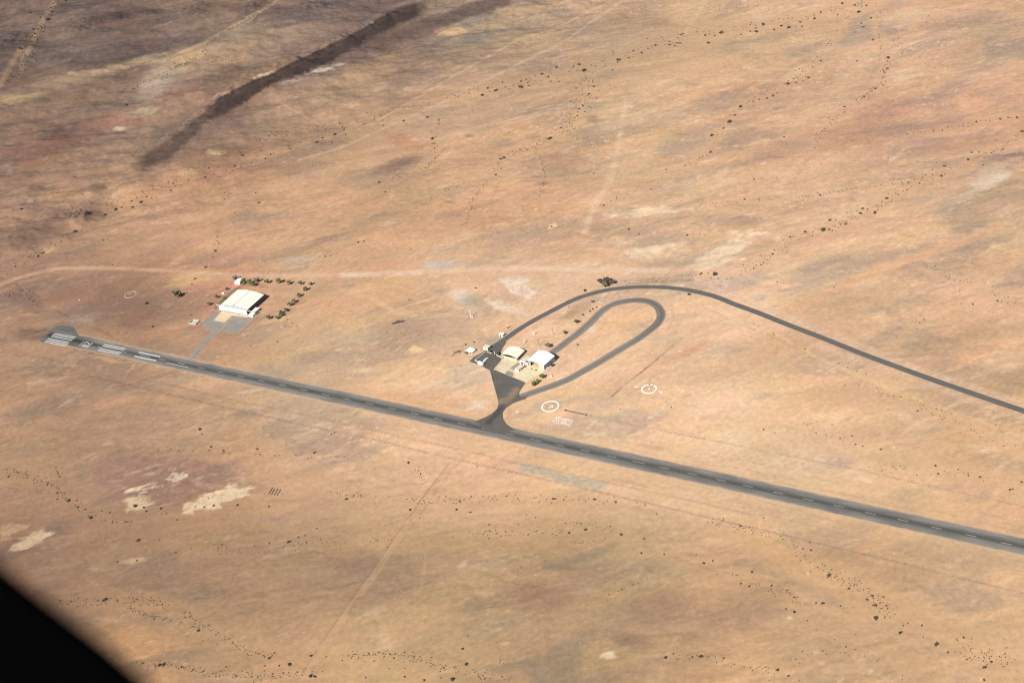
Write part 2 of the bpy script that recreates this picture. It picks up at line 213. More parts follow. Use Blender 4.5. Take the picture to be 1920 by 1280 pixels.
STROKE = [
 ([(905,815),(960,832),(1100,868),(1280,912),(1480,958),(1700,1010),(1920,1062)], .8, (186,146,110), .3, .8, 1), ([(880,830),(1000,858),(1200,905),(1400,950)], .8, (234,196,150), .4, .8, 1),
 ([(1000,560),(960,500),(930,440),(900,380)], .9, (224,186,146), .35, 1.2, 1.5), ([(1300,545),(1340,500),(1400,440),(1480,390),(1560,350)], .9, (226,188,148), .3, 1.2, 1.5), ([(560,890),(600,905),(640,925),(700,960)], 1, (226,182,140), .4, 1, 1.2), ([(590,880),(640,900),(720,940)], .8, (226,182,140), .35, 1, 1.2),
 ([(1275,1180),(1260,1210),(1245,1245),(1235,1285)], 3, (206,166,126), .5, 2, 2), ([(1300,1145),(1330,1110),(1355,1085)], 3, (200,160,122), .4, 3, 2), ([(800,1030),(795,1070),(790,1100)], 2, (204,166,126), .4, 2, 2),
 ([(420,980),(330,940),(250,960)], .8, (214,172,132), .3, 1, 1.5), ([(720,345),(640,380),(560,430),(500,470)], 1.2, (222,184,146), .3, 1.5, 1.5), ([(500,620),(540,590),(580,565)], .8, (224,184,142), .3, 1, 1),
 ([(404,577),(418,563),(432,551),(446,540)], 2.2, (128,90,66), .75, 1.2, 1.5), ([(398,585),(388,600),(380,608)], 2, (150,108,80), .6, 1.5, 2), ([(482,595),(470,606),(450,627)], 1.6, (172,128,96), .6, 1.2, 1.5),
 ([(413,634),(425,627),(440,630),(447,629)], 1.5, (180,134,104), .5, 1.5, 2), ([(450,535),(470,533),(500,537)], 2.5, (140,104,82), .5, 2, 2.5), ([(560,556),(575,562),(565,568),(552,570)], 2, (160,120,92), .5, 1.5, 2),
 ([(556,543),(540,560),(520,583)], 4, (196,152,118), .4, 3, 3), ([(330,582),(370,580),(395,572)], 1, (150,114,90), .45, 1.2, 1.5), ([(0,660),(60,668),(130,683)], 1, (140,104,82), .4, 1, 1),
 ([(900,662),(925,640),(950,622),(968,612)], 3, (196,172,146), .5, 3, 2.5), ([(1040,700),(1070,680),(1095,660)], 5, (226,186,150), .4, 4, 4), ([(1046,690),(1060,680)], 3, (196,176,154), .5, 2, 2),
 ([(985,760),(1040,735),(1100,708),(1150,680)], 1.4, (226,190,150), .6, 1.2, 1), ([(957,770),(952,782),(958,794),(985,806),(1060,820)], 2.6, (206,164,126), .6, 2, 2), ([(1000,615),(1020,600),(1045,590)], 3, (204,160,120), .4, 3, 3),
 ([(1250,560),(1262,580),(1262,600),(1250,620)], 1, (206,164,126), .5, 1, 1), ([(1242,552),(1256,566),(1258,590)], 2.6, (232,194,156), .6, 2, 1.5), ([(940,655),(934,690),(925,716),(934,752),(936,768)], 1.2, (226,190,150), .6, 1, 1),
 ([(1300,525),(1260,527),(1210,530),(1180,533)], 1.2, (150,118,88), .55, 1.2, 1.2), ([(1105,560),(1060,590),(1030,610)], 2, (212,170,128), .4, 2, 2),
 # points, half width, colour, strength, soft, rag
 ([(-20,545),(0,534),(30,522),(66.7,512),(110,503),(170,502),(233,503),(333,508.7),(433,514.5),(530,516),(633,516.5),(773,513),(873,507),(1006.7,502),(1106,505),(1200,508),(1300,506)], 2.6, (226,184,152), .65, 2.5, 2),
 ([(640,516),(780,511),(880,505),(1000,502),(1110,506),(1250,507)], 4, (238,204,174), .6, 3, 2),
 ([(-20,556),(30,534),(80,517),(120,510)], 2, (200,158,124), .4, 3, 1.5),
 ([(850,866),(812,915),(780,963),(740,1020),(700,1080),(660,1135),(630,1180),(600,1222),(570,1272),(545,1310)], 5.5, (204,164,126), .55, 2.5, 1.5),
 ([(843,868),(805,915),(773,960),(733,1017),(693,1076),(654,1130),(623,1175),(593,1218),(563,1268)], .9, (150,114,90), .6, .8, 1),
 ([(858,870),(820,917),(788,965),(748,1022),(707,1083),(668,1138),(637,1183)], .8, (168,130,102), .45, .8, 1),
 ([(675,1118),(660,1138),(655,1150)], 2.5, (160,124,92), .6, 2, 2),
 ([(1170,-4),(1153,11),(1125,32),(1100,47),(1070,70),(1040,87),(973,120),(927,143),(875,168),(830,192),(773,217),(700,250),(640,277),(560,300)], 1.7, (212,180,150), .55, 1.6, .8),
 ([(1140,2),(1097,17),(1063,34),(1033,53),(973,67),(940,83),(893,113),(840,143),(790,172),(783,177),(705,222),(640,255)], 1.3, (160,130,106), .55, 1.2, .8),
 ([(1136,8),(1098,24),(1036,58),(976,72),(895,118),(843,148),(708,227)], 1.3, (212,176,138), .5, 1.4, .8),
 ([(1325,-4),(1312,20),(1296,44),(1284,62)], 3, (218,184,140), .6, 3, 1),
 ([(1173,190),(1166,230),(1160,267),(1153,305),(1147,333),(1130,360),(1117,377),(1105,410),(1098,435)], 4, (234,200,166), .5, 5, 2.5),
 ([(1880,425),(1830,440),(1780,460),(1730,478),(1697,490),(1650,505),(1580,538),(1520,566),(1470,588)], 4, (224,172,132), .8, 2.5, 1.5),
 ([(1920,414),(1700,490)], 1, (176,138,112), .3, 1.5, 1.5),
 ([(1290,560),(1330,566),(1370,582),(1420,604),(1480,640),(1540,675),(1610,703),(1680,738),(1760,765),(1840,790),(1930,820)], 2.5, (232,192,144), .7, 3, 2),
 ([(1320,577),(1400,612),(1480,645),(1560,690),(1640,723),(1740,762),(1830,790)], 1, (196,152,104), .45, 1.5, 2),
 ([(1330,540),(1430,577),(1540,620),(1640,660),(1740,700),(1920,757)], 6, (228,192,160), .55, 4, 2),
 ([(1340,566),(1430,602),(1540,650),(1640,686),(1740,722),(1930,786)], 5, (230,190,156), .5, 4, 2),
 ([(640,545),(700,560),(740,585),(790,592),(860,590),(900,588)], 4, (230,188,146), .6, 4, 2),
 ([(745,520),(800,545),(850,570),(900,590),(940,592),(1000,605)], 3, (228,182,142), .4, 4, 2),
 ([(40,128),(42,110),(60,85),(68,60),(85,30),(100,6)], 4, (168,138,110), .7, 3, 2),
 ([(130,138),(190,132),(250,122),(310,110),(380,82),(420,60),(460,36),(505,12),(525,-4)], 2.5, (182,156,126), .7, 2, 1.5),
 ([(236,190),(260,165),(295,145),(330,125),(345,118),(400,110),(440,106)], 2, (164,140,118), .55, 2, 1.5),
 ([(500,12),(470,38),(440,55)], 1.6, (176,146,116), .7, 1, .6),
 ([(0,160),(10,140),(28,110),(40,90)], 4, (172,142,108), .6, 3, 2),
 ([(240,470),(300,440),(380,405),(470,365),(560,335),(640,310)], 2.2, (212,176,146), .3, 2, 2),
 ([(520,190),(560,212),(600,235)], 1.6, (196,164,132), .6, 1.5, 1),
 ([(470,255),(500,258),(550,250)], 1.6, (186,156,122), .5, 1.5, 1),
 ([(40,619),(70,622),(92,616)], 1.2, (110,78,62), .7, 1, 1), ([(178,615),(200,625),(215,633)], 1.2, (130,94,76), .6, 1, 1),
 ([(105,582),(118,588),(128,593)], 1, (96,74,62), .7, 1, 1),
 ([(758,688),(762,699),(783,692),(778,684),(764,689),(759,694)], 1, (242,196,152), .8, .8, .5),
 ([(620,480),(700,470),(790,462)], 3, (196,152,120), .3, 4, 3),
]
STREAK_A = R(6)

def paint_soil(X, Y, Z):
    n = len(X)
    px, py = image_px(X, Y, Z)
    wx = fbm(X/70, Y/70, 3); wy = fbm(X/70+40, Y/70-20, 3)
    fx = fbm(X/9, Y/9, 2); fy = fbm(X/9+9, Y/9+5, 2)
    qx = px+14*wx+1.2*fx; qy = py+8*wy+.8*fy
    base = basegrid(px+26*wx, py+18*wy)
    s = X*math.cos(STREAK_A)+Y*math.sin(STREAK_A); t = -X*math.sin(STREAK_A)+Y*math.cos(STREAK_A)
    s = s+18*wx; t = t+10*wy
    # washes
    wash = np.zeros(n)
    for pts, w, st in WASH:
        P = np.array(pts, float); pad = w*2.6+14
        m = (px > P[:, 0].min()-pad) & (px < P[:, 0].max()+pad) & (py > P[:, 1].min()-pad) & (py < P[:, 1].max()+pad)
        if not m.any(): continue
        d, _ = polydist(px[m]+7*wx[m]+1.5*fx[m], py[m]+5*wy[m]+fy[m], pts)
        k = st*.82*(1-sstep(w*.3, w*1.6, d+w*(.5*wx[m]+.45*fx[m])))
        wash[m] = np.maximum(wash[m], k)
    upl = (1-sstep(420, 800, px))*(1-sstep(260, 420, py))
    rough = (1-.6*wash)*(1+.15*upl)*(1-.28*sstep(820, 980, py))
    n1 = fbm(s/150, t/38, 5, .6); n2 = fbm(s/36+5, t/17+3, 5, .68); n3 = fbm(s/10, t/6, 3, .72)
    n4 = fbm(s/36+31, t/17-8, 5, .72); n5 = fbm(s/5+3, t/3.6, 2, .8)
    # orange sand against grey-brown gravel plains
    gv = fbm(X/240+3, Y/150+8, 4, .55)*.8+fbm(s/115+50, t/52+9, 5, .62)
    grav = sstep(-.12, .46, gv)*(1-.92*wash)
    sand = base*np.array([1.045, 1.02, 1.0]); gravel = base*np.array([.78, .825, .915])
    c = sand*(1-grav[:, None])+gravel*grav[:, None]
    lum = 1+rough*(.11*n1+.09*n2+.075*n3+.13*fbm(X/170-12, Y/120+4, 3))+(.06+.06*rough)*n5
    c = c*lum[:, None]
    hue = (fbm(X/210+7, Y/130, 3)+.6*fbm(s/30+77, t/12, 3))*np.clip(rough, .3, 1.5)
    c[:, 0] *= 1+.04*hue; c[:, 1] *= 1-.012*hue; c[:, 2] *= 1-.03*hue
    og = np.clip(fbm(s/60-33, t/22+14, 4, .6)*1.6, -1, 1)*np.clip(rough, .2, 1.4)   # olive against pink
    c[:, 0] *= 1-.025*og; c[:, 1] *= 1+.018*og; c[:, 2] *= 1-.05*og
    # pale wisps of dust, and bleached spots
    wi = np.clip(1-np.abs(fbm(s/95+12, t/26-40, 5, .62))*9, 0, 1)*sstep(.0, .45, fbm(X/150-9, Y/90+2, 3))*np.clip(rough, 0, 1)*.5
    pale = np.clip((n4-.27)*3.6, 0, 1)*np.clip(rough, 0, 1)*.6
    k = np.maximum(wi, pale)[:, None]
    pc = np.clip(base*1.30+np.array([.035, .05, .07]), 0, .93)
    c = c*(1-k)+pc*k
    sp = np.clip((fbm(s/9+60, t/3.6+20, 3, .7)-.42)*5, 0, 1)*sstep(-.05, .35, fbm(X/90+30, Y/60, 3))*np.clip(rough, 0, 1)*.75
    c = c*(1-sp[:, None])+np.clip(base*1.4+np.array([.05, .065, .08]), 0, .93)*sp[:, None]
    dk = np.clip((fbm(s/30+90, t/12+66, 4, .66)-.36)*3.4, 0, 1)*np.clip(rough, 0, 1.4)*.42
    c = c*(1-dk[:, None])+base*np.array([.62, .63, .67])*dk[:, None]
    ch = np.clip(1-np.abs(fbm(X/150+21, Y/105-7, 3, .5)+.06*n3)*26, 0, 1)*sstep(-.1, .3, fbm(X/200+1, Y/160+33, 2))*np.clip(rough, 0, 1)
    c *= (1-.13*ch)[:, None]
    ch = np.clip(1-np.abs(fbm(s/100-61, t/44+17, 3, .5)+.05*n3)*22, 0, 1)*sstep(-.1, .3, fbm(X/170-4, Y/140+3, 2))*np.clip(rough, 0, 1)
    c *= (1+.10*ch)[:, None]
    # red earth
    red = np.clip((fbm(s/90-20, t/30+60, 4)-.17)*2.5, 0, 1)*rough*.3*(1-.6*sstep(560, 800, py))
    c[:, 0] *= 1-.05*red; c[:, 1] *= 1-.16*red; c[:, 2] *= 1-.20*red
    # washes are plain orange sand
    wc = base*np.array([1.04, .995, .955])*(1+.035*n3+.03*n1+.03*n5)[:, None]
    wk = .8*wash[:, None]; c = c*(1-wk)+wc*wk; c[:, 2] *= 1-.09*upl; c[:, 0] *= 1+.075*upl; c *= (1-.05*upl)[:, None]
    crk = 1-.24*np.clip(1-np.abs(fbm(X/13+4, Y/9, 3, .6))*7, 0, 1)
    tex = (1+.13*n2+.12*n3+.08*n5)[:, None]*np.stack([1+.03*og, 1-.01*og, 1-.05*og], -1)
    def mixin(m, col, k):
        cc = lin(col)[None, :]*tex[m]
        c[m] = c[m]*(1-k[:, None])+cc*k[:, None]
    for cx, cy, rx, ry, ang, col, st, soft, rag in PATCH:
        pad = max(rx, ry)*(2+rag)+10
        m = (np.abs(px-cx) < pad) & (np.abs(py-cy) < pad)
        if not m.any(): continue
        a = R(ang); dx, dy = px[m]+3*fx[m]-cx, -(py[m]+1.5*fy[m]-cy)
        u = (dx*math.cos(a)+dy*math.sin(a))/rx; v = (-dx*math.sin(a)+dy*math.cos(a))/ry
        sc = max(ry*mpp(cx, min(cy, 1279))*1.6, 6)
        nn = fbm(s[m]/(sc*2.6), t[m]/sc, 4, .6)
        d = np.hypot(u, v)+rag*.8*nn
        mixin(m, col, st*(1-sstep(1-soft, 1+soft, d)))
    for pts, col, st, soft, rag in POLY[:1]:
        P = np.array(pts, float); pad = soft+rag*2+6
        m = (px > P[:, 0].min()-pad) & (px < P[:, 0].max()+pad) & (py > P[:, 1].min()-pad) & (py < P[:, 1].max()+pad)
        x = px[m]; y = py[m]
        d, _ = polydist(x, y, pts+[pts[0]])
        ins = np.zeros(x.shape, bool)
        for (x0, y0), (x1, y1) in zip(pts, pts[1:]+[pts[0]]):
            cnd = ((y0 > y) != (y1 > y))
            xi = x0+(y-y0)*(x1-x0)/((y1-y0) if abs(y1-y0) > 1e-9 else 1e-9)
            ins ^= cnd & (x < xi)
        sd = np.where(ins, -d, d)+rag*(2.3*fbm(s[m]/30, t[m]/11, 5, .68))
        mixin(m, col, st*(1-sstep(-soft, soft, sd)))
    mot = fbm(s/16+5, t/7+71, 4, .68)
    P = POLY[0][0]; d = np.hypot((px-320)/125, (py-905)/52)
    k = np.clip((mot-.12)*3.5, 0, 1)*(1-sstep(.75, 1.05, d))*.6
    c = c*(1-k[:, None])+lin((198, 172, 152))[None, :]*k[:, None]
    k = np.clip((-mot-.2)*3.5, 0, 1)*(1-sstep(.75, 1.05, d))*.45
    c = c*(1-k[:, None])+lin((132, 92, 78))[None, :]*k[:, None]
    for pts, col, st, soft, rag in POLY[1:]:
        P = np.array(pts, float); pad = soft+rag*2+6
        m = (px > P[:, 0].min()-pad) & (px < P[:, 0].max()+pad) & (py > P[:, 1].min()-pad) & (py < P[:, 1].max()+pad)
        x = px[m]; y = py[m]
        d, _ = polydist(x, y, pts+[pts[0]])
        ins = np.zeros(x.shape, bool)
        for (x0, y0), (x1, y1) in zip(pts, pts[1:]+[pts[0]]):
            cnd = ((y0 > y) != (y1 > y))
            xi = x0+(y-y0)*(x1-x0)/((y1-y0) if abs(y1-y0) > 1e-9 else 1e-9)
            ins ^= cnd & (x < xi)
        sd = np.where(ins, -d, d)+rag*(2.3*fbm(s[m]/30, t[m]/11, 5, .68))
        k = st*(1-sstep(-soft, soft, sd)); c[m] = c[m]*(1-k[:, None])+lin(col)[None, :]*tex[m]*crk[m][:, None]*k[:, None]
    for pts, w, col, st, soft, rag in STROKE:
        P = np.array(pts, float); pad = w+soft+rag*2+6
        m = (px > P[:, 0].min()-pad) & (px < P[:, 0].max()+pad) & (py > P[:, 1].min()-pad) & (py < P[:, 1].max()+pad)
        d, _ = polydist(px[m], py[m], pts)
        d = d+rag*n3[m]*1.2
        k = st*(1-sstep(max(w-soft*.5, 0), w+soft, d))*np.clip(.8+.5*n2[m], 0.2, 1)
        mixin(m, col, k)
    # dark dolerite along the crest of the ridge
    RX = [248,278,320,360,387,412,450,481,512,544,590,637,684,715,747,778,806]
    RU = [304,284,257,229,208,181,164,147,136,119,97,75,52,30,16,7,-2]; RL = [322,316,292,258,228,216,201,177,158,149,130,108,80,63,46,32,22]
    xx = px+2*wx+1.2*fx
    u = py-np.interp(xx, RX, RU)+2.4*n3+1.6*n5+2.2*n2; l = py-np.interp(xx, RX, RL)+4*n3+2*n5+5*n2
    sof = np.interp(px, [250, 390, 410, 520, 700], [8, 6, 2, 1.6, 3.5])
    k = sstep(-sof, sof, u)*(1-sstep(-5, np.interp(px, [300, 420, 540, 700], [12, 8, 3, 9]), l))*np.interp(px, [240, 275, 320, 390, 410, 600, 780, 808], [0, .78, .66, .6, .95, .95, .92, 0])
    band = lin((66, 53, 50))[None, :]*(1+.30*n3+.25*n2+.16*n5)[:, None]
    crest = np.exp(-((u-9)/3.)**2)[:, None]*.22
    band = band*(1-crest)+lin((112, 86, 72))[None, :]*crest
    c = c*(1-k[:, None])+band*k[:, None]
    k2 = (1-k)*sstep(0, 3, l)*(1-sstep(4, 34, l+6*n2))*np.interp(px, [300, 400, 560, 760, 800], [.35, .55, .45, .5, 0])*(u > 0)
    c = c*(1-k2[:, None])+lin((132, 106, 92))[None, :]*k2[:, None]
    d, tt = polydist(px+4*wx+2*fx, py+3*wy+1.5*fy, [(640, 105), (700, 82), (760, 62), (820, 42), (880, 22), (950, -4)])
    k = .85*(1-sstep(4, 22, d+6*n2+3*n3))*np.interp(tt, [0, .2, .5, 1], [.2, .6, 1, 1])
    dc = lin((100, 80, 72))[None, :]*(1+.2*n3)[:, None]
    c = c*(1-k[:, None])+dc*k[:, None]
    # graded strips beside the runway and the fence lines
    for pts, w, col, st in ((FENCE1, .8, (158, 112, 84), .55), (FENCE2, 1.0, (134, 96, 74), .62), (FENCE3, .8, (150, 118, 92), .5), (DITCH, 1.0, (120, 88, 66), .8)):
        P = np.array(pts, float)
        m = (px > P[:, 0].min()-8) & (px < P[:, 0].max()+8) & (py > P[:, 1].min()-8) & (py < P[:, 1].max()+8)
        d, _ = polydist(px[m], py[m], pts)
        mixin(m, col, st*(1-sstep(w*.5, w+.9, d))*np.clip(.75+.9*n2[m]+.5*n3[m], .15, 1))
    X0, Y0 = RWC[0]; ru = RWU
    al = (X-X0)*ru[0]+(Y-Y0)*ru[1]; la = np.abs(-(X-X0)*ru[1]+(Y-Y0)*ru[0])
    m = (la < 60) & (al > 6) & (al < 1400)
    gs = fbm(al/60, (la)/3.2, 4, .62)
    k = np.where(m, np.clip((gs-.05)*2.4, 0, 1)*(1-sstep(12, 45, la))*sstep(8, 13, la)*(.25+.75*sstep(250, 700, al)), 0)*.62
    gcol = lin((176, 138, 102))[None, :]
    c = c*(1-k[:, None])+gcol*k[:, None]
    k = np.where(m, (1-sstep(10, 42, la))*sstep(300, 800, al)*.35, 0)
    c = c*(1-k[:, None])+lin((230, 190, 146))[None, :]*k[:, None]
    k = np.where(m, (1-sstep(9.6, 12.5, la+1.5*n3))*.42, 0)
    c = c*(1-k[:, None])+lin((214, 182, 150))[None, :]*k[:, None]
    dry = ((1-sstep(480, 760, py))*sstep(450, 900, px))[:, None]
    return np.clip(c*(np.array([1.0, 1.045, 1.145])+dry*np.array([.02, .02, .03])), .01, .95)/KEXP

# ------------------------------------------------------------------ materials
def mat(name, col=(.5, .5, .5), rough=.85, var=.12, scale=1.2, attr=None, bump=0., metal=0., fine=0., stain=None):
    m = bpy.data.materials.new(name); m.use_nodes = True
    nt = m.node_tree; N = nt.nodes; L = nt.links
    b = N['Principled BSDF']; b.inputs['Roughness'].default_value = rough; b.inputs['Metallic'].default_value = metal
    b.inputs['Specular IOR Level'].default_value = .25
    g = N.new('ShaderNodeNewGeometry')
    if attr:
        a = N.new('ShaderNodeAttribute'); a.attribute_name = attr; src = a.outputs['Color']
    else:
        r = N.new('ShaderNodeRGB'); r.outputs[0].default_value = (*col, 1); src = r.outputs[0]
    def noise(sc, det=4):
        n = N.new('ShaderNodeTexNoise'); n.inputs['Scale'].default_value = sc; n.inputs['Detail'].default_value = det
        L.new(g.outputs['Position'], n.inputs['Vector']); return n
    def mul(src, n, amp):
        mr = N.new('ShaderNodeMapRange'); mr.inputs['From Min'].default_value = .3; mr.inputs['From Max'].default_value = .7
        mr.inputs['To Min'].default_value = 1-amp; mr.inputs['To Max'].default_value = 1+amp
        L.new(n.outputs['Fac'], mr.inputs['Value'])
        mx = N.new('ShaderNodeMix'); mx.data_type = 'RGBA'; mx.blend_type = 'MULTIPLY'; mx.inputs['Factor'].default_value = 1
        L.new(src, mx.inputs['A']); L.new(mr.outputs['Result'], mx.inputs['B']); return mx.outputs['Result']
    src = mul(src, noise(scale), var)
    if fine: src = mul(src, noise(fine, 2), var*.8)
    if stain:
        n = noise(stain[1], 5); cr_ = N.new('ShaderNodeMapRange'); cr_.inputs['From Min'].default_value = .5; cr_.inputs['From Max'].default_value = .68
        cr_.inputs['To Max'].default_value = stain[2]; L.new(n.outputs['Fac'], cr_.inputs['Value'])
        mx = N.new('ShaderNodeMix'); mx.data_type = 'RGBA'; L.new(cr_.outputs['Result'], mx.inputs['Factor'])
        L.new(src, mx.inputs['A']); mx.inputs['B'].default_value = (*stain[0], 1); src = mx.outputs['Result']
    L.new(src, b.inputs['Base Color'])
    if bump:
        n = noise(.35, 6); bp = N.new('ShaderNodeBump'); bp.inputs['Strength'].default_value = 1; bp.inputs['Distance'].default_value = bump
        L.new(n.outputs['Fac'], bp.inputs['Height']); L.new(bp.outputs['Normal'], b.inputs['Normal'])
    return m
M_SOIL = mat('desert_soil', attr='soil', rough=.95, var=.075, scale=.24, fine=.85, bump=.15)
M_TAR = mat('asphalt', attr='soil', rough=.9, var=.06, scale=.5, fine=1.6)
M_PAINT = mat('marking_paint', (.57, .56, .54), .8, .16, .35, fine=2.5)
M_DASH = mat('worn_centreline_paint', (.40, .39, .375), .85, .2, .3, fine=2.5)
M_STONE = mat('whitewashed_stone', (.85, .82, .74), .8, .12, .5)
M_WHITE = mat('white_wall', (.80, .80, .78), .7, .05, .3, stain=((.62, .55, .45), .25, .25))
M_CREAM = mat('cream_roof_sheet', (.80, .75, .60), .6, .04, .15, stain=((.66, .58, .44), .12, .3))
M_BEIGE = mat('beige_roof_sheet', (.80, .74, .58), .6, .05, .2, stain=((.66, .54, .36), .2, .4))
M_BDOOR = mat('beige_door', (.64, .53, .36), .7, .08, .3)
M_WROOF = mat('white_roof_sheet', (.82, .83, .84), .5, .03, .15, stain=((.72, .72, .72), .1, .3))
M_GREYW = mat('grey_sheet_wall', (.36, .37, .38), .6, .08, .4)
M_TEALW = mat('green_grey_wall', (.22, .27, .28), .7, .15, .4)
M_DOOR = mat('pale_grey_door', (.50, .54, .54), .6, .06, .15)
M_NAVY = mat('shade_darkened_wall', (.085, .10, .135), .7, .1, .4)  # sheet colour darkened so the wall in shade reads near black
M_STEEL = mat('dull_steel', (.36, .38, .42), .5, .08, .4)
M_GLASS = mat('dark_glass', (.025, .03, .035), .2, .05, 1)
M_DARK = mat('opening_shade', (.012, .012, .012), .9, .05, 1)  # near-black colour standing for the shade inside openings
M_BROWN = mat('red_brown_roof', (.15, .085, .07), .8, .15, .5)
M_FLAT = mat('flat_roof_screed', (.58, .52, .38), .85, .1, .35)
M_CONC = mat('concrete', (.46, .42, .35), .85, .1, .2)
M_CAR = mat('white_car_paint', (.82, .82, .82), .3, .02, 1)
M_CARB = mat('pale_blue_car_paint', (.55, .66, .70), .3, .03, 1)
M_CARD = mat('dark_purple_car_paint', (.06, .05, .08), .3, .05, 1)
M_RED = mat('red_paint', (.55, .06, .03), .5, .1, 1)
M_TYRE = mat('tyre_rubber', (.02, .02, .02), .9, .1, 3)
M_LEAF = mat('green_foliage', (.12, .15, .055), .8, .35, .5)
M_LEAF2 = mat('olive_foliage', (.15, .155, .08), .8, .35, .5)
M_SHRUB = mat('grey_brown_twigs', (.082, .068, .054), .9, .35, .4)
M_SHRUB2 = mat('dark_green_twigs', (.075, .074, .052), .9, .35, .4)
M_FLOWER = mat('dark_red_blossom', (.22, .02, .035), .8, .3, 1)
M_WOOD = mat('weathered_wood', (.10, .07, .05), .9, .2, 2)
M_RUST = mat('orange_rust_stain', (.52, .26, .08), .9, .2, .3)
M_BLACK = mat('black_cabin_trim', (.0012, .0012, .0013), 1., .05, 8)
M_BLACK.node_tree.nodes['Principled BSDF'].inputs['Specular IOR Level'].default_value = 0
M_SCRAP = mat('scrap_metal', (.10, .09, .10), .7, .35, .6)

# ------------------------------------------------------------------ mesh helpers
class MB:
    def __init__(self): self.v, self.f = [], []
    def quad(self, *p):
        n = len(self.v); self.v += [tuple(map(float, q)) for q in p]; self.f.append(tuple(range(n, n+len(p)))); return self
    def box(self, x0, x1, y0, y1, z0, z1):
        n = len(self.v)
        self.v += [(x0,y0,z0),(x1,y0,z0),(x1,y1,z0),(x0,y1,z0),(x0,y0,z1),(x1,y0,z1),(x1,y1,z1),(x0,y1,z1)]
        self.f += [tuple(n+i for i in q) for q in ((0,3,2,1),(4,5,6,7),(0,1,5,4),(1,2,6,5),(2,3,7,6),(3,0,4,7))]; return self
    def prism(self, pts, z0, z1):               # vertical prism over a ccw outline
        n = len(self.v); k = len(pts)
        self.v += [(float(a), float(b), z0) for a, b in pts]+[(float(a), float(b), z1) for a, b in pts]
        self.f.append(tuple(n+k+i for i in range(k))); self.f.append(tuple(n+k-1-i for i in range(k)))
        self.f += [(n+i, n+(i+1) % k, n+k+(i+1) % k, n+k+i) for i in range(k)]; return self
    def section(self, prof, y0, y1):            # an (x, z) profile run along y
        n = len(self.v); k = len(prof)
        self.v += [(float(a), y0, float(b)) for a, b in prof]+[(float(a), y1, float(b)) for a, b in prof]
        self.f.append(tuple(n+i for i in range(k))); self.f.append(tuple(n+2*k-1-i for i in range(k)))
        self.f += [(n+i, n+k+i, n+k+(i+1) % k, n+(i+1) % k) for i in range(k)]; return self
    def tube(self, a, b, r0, r1=None, k=6):
        r1 = r0 if r1 is None else r1
        a, b = np.array(a, float), np.array(b, float); d = b-a; d /= np.linalg.norm(d)
        e = np.array([0, 0, 1.]) if abs(d[2]) < .9 else np.array([1., 0, 0])
        p = np.cross(d, e); p /= np.linalg.norm(p); q = np.cross(d, p); n = len(self.v)
        for c, r in ((a, r0), (b, r1)):
            for i in range(k):
                t = 2*math.pi*i/k; self.v.append(tuple(c+r*(math.cos(t)*p+math.sin(t)*q)))
        self.f += [(n+i, n+(i+1) % k, n+k+(i+1) % k, n+k+i) for i in range(k)]
        self.f += [tuple(n+i for i in range(k-1, -1, -1)), tuple(n+k+i for i in range(k))]; return self
    def build(self, name, m, parent=None, loc=None, rz=0.):
        me = bpy.data.meshes.new(name); me.from_pydata(self.v, [], self.f); me.materials.append(m); me.update()
        o = bpy.data.objects.new(name, me); COL.objects.link(o)
        if parent is not None: o.parent = parent
        if loc is not None: o.location = loc; o.rotation_euler = (0, 0, rz)
        return o
def tag(o, label=None, cat=None, group=None, kind=None):
    if label: o['label'] = label
    if cat: o['category'] = cat
    if group: o['group'] = group
    if kind: o['kind'] = kind
    return o
def thing(name, label, cat, loc, rz=0., group=None):
    o = bpy.data.objects.new(name, None); COL.objects.link(o); o.empty_display_size = .5
    o.location = tuple(map(float, loc)); o.rotation_euler = (0, 0, rz)
    return tag(o, label, cat, group)
def copy_tree(o, loc, rz=0., sc=1.):
    c = o.copy(); COL.objects.link(c); c.location = tuple(map(float, loc)); c.rotation_euler = (0, 0, rz); c.scale = (sc, sc, sc)
    for ch in o.children:
        d = ch.copy(); COL.objects.link(d); d.parent = c
    return c
def colour_mesh(name, V, faces, cols, m):
    me = bpy.data.meshes.new(name); nf = len(faces)
    k = faces.shape[1]
    me.vertices.add(len(V)); me.vertices.foreach_set('co', np.asarray(V, np.float32).ravel())
    me.loops.add(nf*k); me.loops.foreach_set('vertex_index', faces.astype(np.int32).ravel())
    me.polygons.add(nf); me.polygons.foreach_set('loop_start', np.arange(0, nf*k, k, dtype=np.int32))
    me.update(calc_edges=True); me.validate()
    a = me.color_attributes.new('soil', 'FLOAT_COLOR', 'POINT')
    a.data.foreach_set('color', np.concatenate([cols, np.ones((len(cols), 1))], 1).astype(np.float32).ravel())
    me.materials.append(m)
    o = bpy.data.objects.new(name, me); COL.objects.link(o); return o
def grid_faces(nx, ny):
    i = np.arange(nx*ny).reshape(ny, nx)
    return np.stack([i[:-1, :-1], i[:-1, 1:], i[1:, 1:], i[1:, :-1]], -1).reshape(-1, 4)

